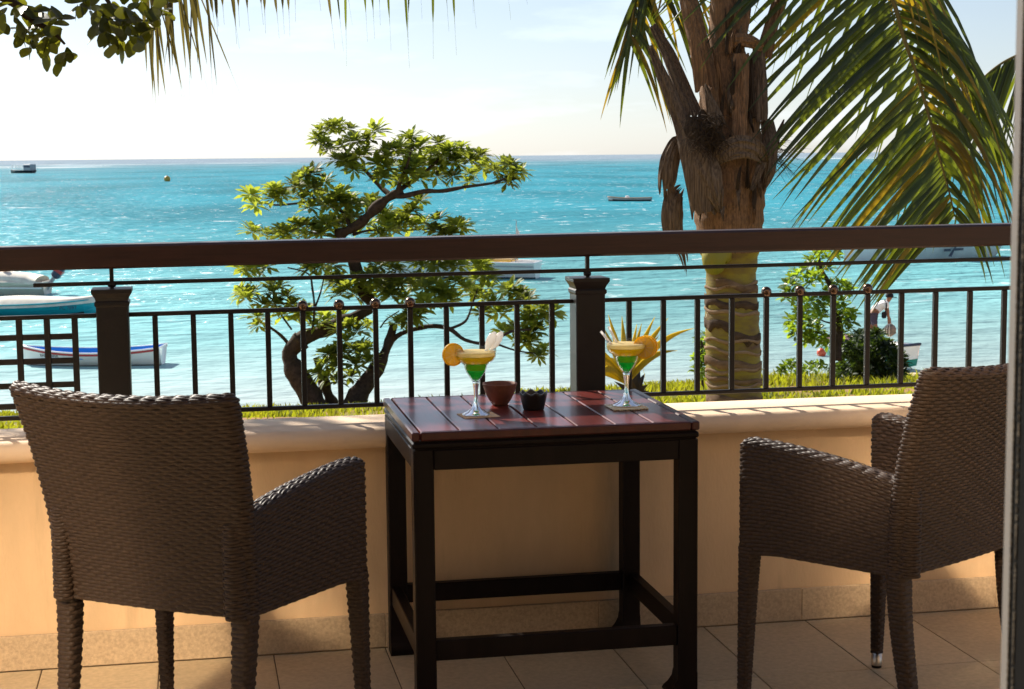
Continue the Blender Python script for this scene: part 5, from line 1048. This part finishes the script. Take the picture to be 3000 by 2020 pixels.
    link('net_heap', MB().lathe([(.001, .75), (.25, .70), (.35, .45), (.4, .3)], 8, c=(3.3, 0, 0)).mesh('net_heap', mWhite), r)
    r = place('passenger_launch', 'grey launch with a square cabin on the horizon at the far left', 'boat', (-71.0, 827), (-84.5, 842), G)
    boat_hull(r, 18, 4, mDark, mGrey, mGrey, .12, None, h_bow=1.7, h_mid=1.4, h_st=1.4, draft=.3)
    link('cabin', MB().box(.6, 6, -1.7, 1.7, 1.2, 4.2, .2).mesh('cabin', mGrey), r); link('windows', MB().box(.9, 5.7, -1.75, 1.75, 2.6, 3.6, .1).mesh('windows', mNavy), r)
    link('awning', MB().box(6, 15, -1.7, 1.7, 3.7, 3.9, .05).mesh('awning', mWhite), r)
    for x in (6.4, 9, 12, 14.6):
        for y in (-1.6, 1.6): link('strut', MB().tube([(x, y, 1.3), (x, y, 3.75)], .08, 6).mesh('strut', mGrey), r)
    # buoys
    def buoy(p, r_, label, mat):
        b = thing('mooring_buoy', label, 'buoy', (p[0], p[1], SEA)); link('float', MB().lathe([(.001, -r_*.3)]+[(r_*math.cos(a), r_*.7+r_*math.sin(a)) for a in np.linspace(-1.4, 1.4, 12)]+[(.001, r_*1.72)], 20).mesh('float', mat, True), b); link('ring', MB().lathe([(r_*.10, r_*1.65), (r_*.18, r_*1.75), (r_*.10, r_*1.9), (r_*.05, r_*1.8)], 10).mesh('ring', mDark), b)
    buoy((19.1, 48.6), .145, 'round red mooring buoy floating left of the beached boat', mBuoy)
    pb = at(490, 531, 464); buoy((pb.x, pb.y), .9, 'tiny ochre buoy far out left of the gnarled tree', mYelW)
    # beached boat with the person
    D = 47.0
    p0, p1 = at(2440, 1030, D+3.2), at(2690, 1040, D-.3); zb = -4.55
    r = thing('beached_boat', 'white and teal boat with navy rim drawn up on the beach behind the shrub', 'boat', (p0.x, p0.y, zb), math.atan2((p1-p0).y, (p1-p0).x), G)
    boat_hull(r, (p1-p0).length, 1.5, mWhite, mPink, mNavy, .04, None, split=(.17, mTeal), h_bow=.62, h_mid=.42, h_st=.5, draft=.16, bow=2.6)
    link('thwart', MB().box(2.35, 2.6, -.55, .55, .30, .34, .01).mesh('thwart', mRed), r)
boats()

# ------------------------------------------------------------------ the person bending over the boat
def skin_obj(name, nodes, edges, mat, par, lv=2):
    me = bpy.data.meshes.new(name); me.from_pydata([n[0] for n in nodes], edges, []); o = link(name, me, par)
    md = o.modifiers.new('skin', 'SKIN'); md.use_smooth_shade = True
    sl = me.skin_vertices[0].data if me.skin_vertices else None
    if sl is None:
        bpy.context.view_layer.objects.active = o; sl = me.skin_vertices[0].data
    for i, n in enumerate(nodes): r = n[1]; sl[i].radius = r if isinstance(r, tuple) else (r, r)
    sl[0].use_root = True
    sb = o.modifiers.new('sub', 'SUBSURF'); sb.levels = sb.render_levels = lv; me.materials.append(mat); return o
def person():
    D = 46.8; base = at(2556, 1012, D); root = thing('person', 'person in white shirt, dark shorts and black cap bending over the beached boat', 'person', base)
    def A(u, v, dd=0): return tuple(at(u, v+7, D+dd)-base)
    nd = [(A(2556, 914), .125), (A(2568, 898), .120), (A(2586, 886), .125), (A(2597, 880), .075), (A(2602, 874), .055), (A(2606, 867), .085), (A(2607, 860), .080),
          (A(2597, 885, -.17), .055), (A(2602, 909, -.20), .042), (A(2603, 930, -.12), .034), (A(2604, 938, -.10), .034),
          (A(2595, 885, .17), .055), (A(2597, 910, .20), .042), (A(2607, 928, .12), .034), (A(2608, 938, .10), .034),
          (A(2557, 918, -.09), .095), (A(2566, 955, -.11), .068), (A(2560, 1004, -.12), .045), (A(2571, 1010, -.13), .038),
          (A(2553, 918, .09), .095), (A(2554, 957, .12), .068), (A(2545, 1004, .13), .045), (A(2556, 1010, .14), .038)]
    ed = [(0, 1), (1, 2), (2, 3), (3, 4), (4, 5), (5, 6), (2, 7), (7, 8), (8, 9), (9, 10), (2, 11), (11, 12), (12, 13), (13, 14), (0, 15), (15, 16), (16, 17), (17, 18), (0, 19), (19, 20), (20, 21), (21, 22)]
    k = len(nd)
    for wi, dd in ((10, -.10), (14, .10)):
        for f in range(5):
            u = (2604 if wi == 10 else 2608)+(f-2)*1.4; nd.append((A(u, 946-(abs(f-2)*1.0), dd+(.03 if f == 0 else 0)), .011)); ed.append((wi, len(nd)-1))
    skin_obj('body', nd, ed, mSkin, root)
    sh = [(A(2558, 911), .150), (A(2569, 896), .150), (A(2586, 884), .155), (A(2594, 880), .105), (A(2597, 884, -.18), .085), (A(2600, 899, -.21), .075), (A(2595, 884, .18), .085), (A(2596, 899, .21), .075)]
    skin_obj('shirt', sh, [(0, 1), (1, 2), (2, 3), (2, 4), (4, 5), (2, 6), (6, 7)], mShirt, root)
    st = [(A(2555, 914), .140), (A(2557, 921, -.09), .115), (A(2564, 948, -.11), .092), (A(2553, 921, .09), .115), (A(2554, 948, .12), .092)]
    skin_obj('shorts', st, [(0, 1), (1, 2), (0, 3), (3, 4)], mShort, root)
    c = Vector(A(2606, 862)); link('cap', MB().lathe([(.108, -.02), (.112, .01), (.100, .06), (.065, .095), (.001, .110)], 18, c=c).mesh('cap', mCap, True), root)
    link('cap_brim', MB().box(c.x+.02, c.x+.19, c.y-.09, c.y+.06, c.z-.035, c.z-.018, .006).mesh('cap_brim', mCap), root)
    b = thing('shoulder_bag', 'small black shoulder bag hanging from the bending person', 'bag', base)
    link('strap', MB().tube([A(2592, 874, -.12), A(2597, 884, -.27), A(2596, 900, -.30), A(2592, 912, -.28)], .020, 6).mesh('strap', mCap), b)
    pb = Vector(A(2590, 916, -.28)); link('pouch', MB().box(pb.x-.07, pb.x+.07, pb.y-.04, pb.y+.04, pb.z-.10, pb.z+.09, .03).mesh('pouch', mCap), b)
    n = thing('net_bundle', 'grey round net bundle held by the bending person above the boat', 'net', at(2607, 968, D-.25))
    mb = MB().lathe([(.001, -.17)]+[(.175*math.cos(a)*(1+.06*math.sin(a*9)), .17*math.sin(a)) for a in np.linspace(-1.4, 1.4, 14)]+[(.001, .17)], 22, f=lambda r, z, q: (r*(1+.07*math.sin(q*5+z*30)), z)); link('bundle', mb.mesh('bundle', mNet, True), n)
    for k in range(3):
        rr = .178; pts = [(rr*math.cos(a)*math.cos(.5*k), rr*math.cos(a)*math.sin(.5*k+.3), rr*math.sin(a)) for a in np.linspace(0, 2*PI, 20)]; link('rope', MB().tube(pts, .012, 6, cap=False).mesh('rope', mCream), n)
person()
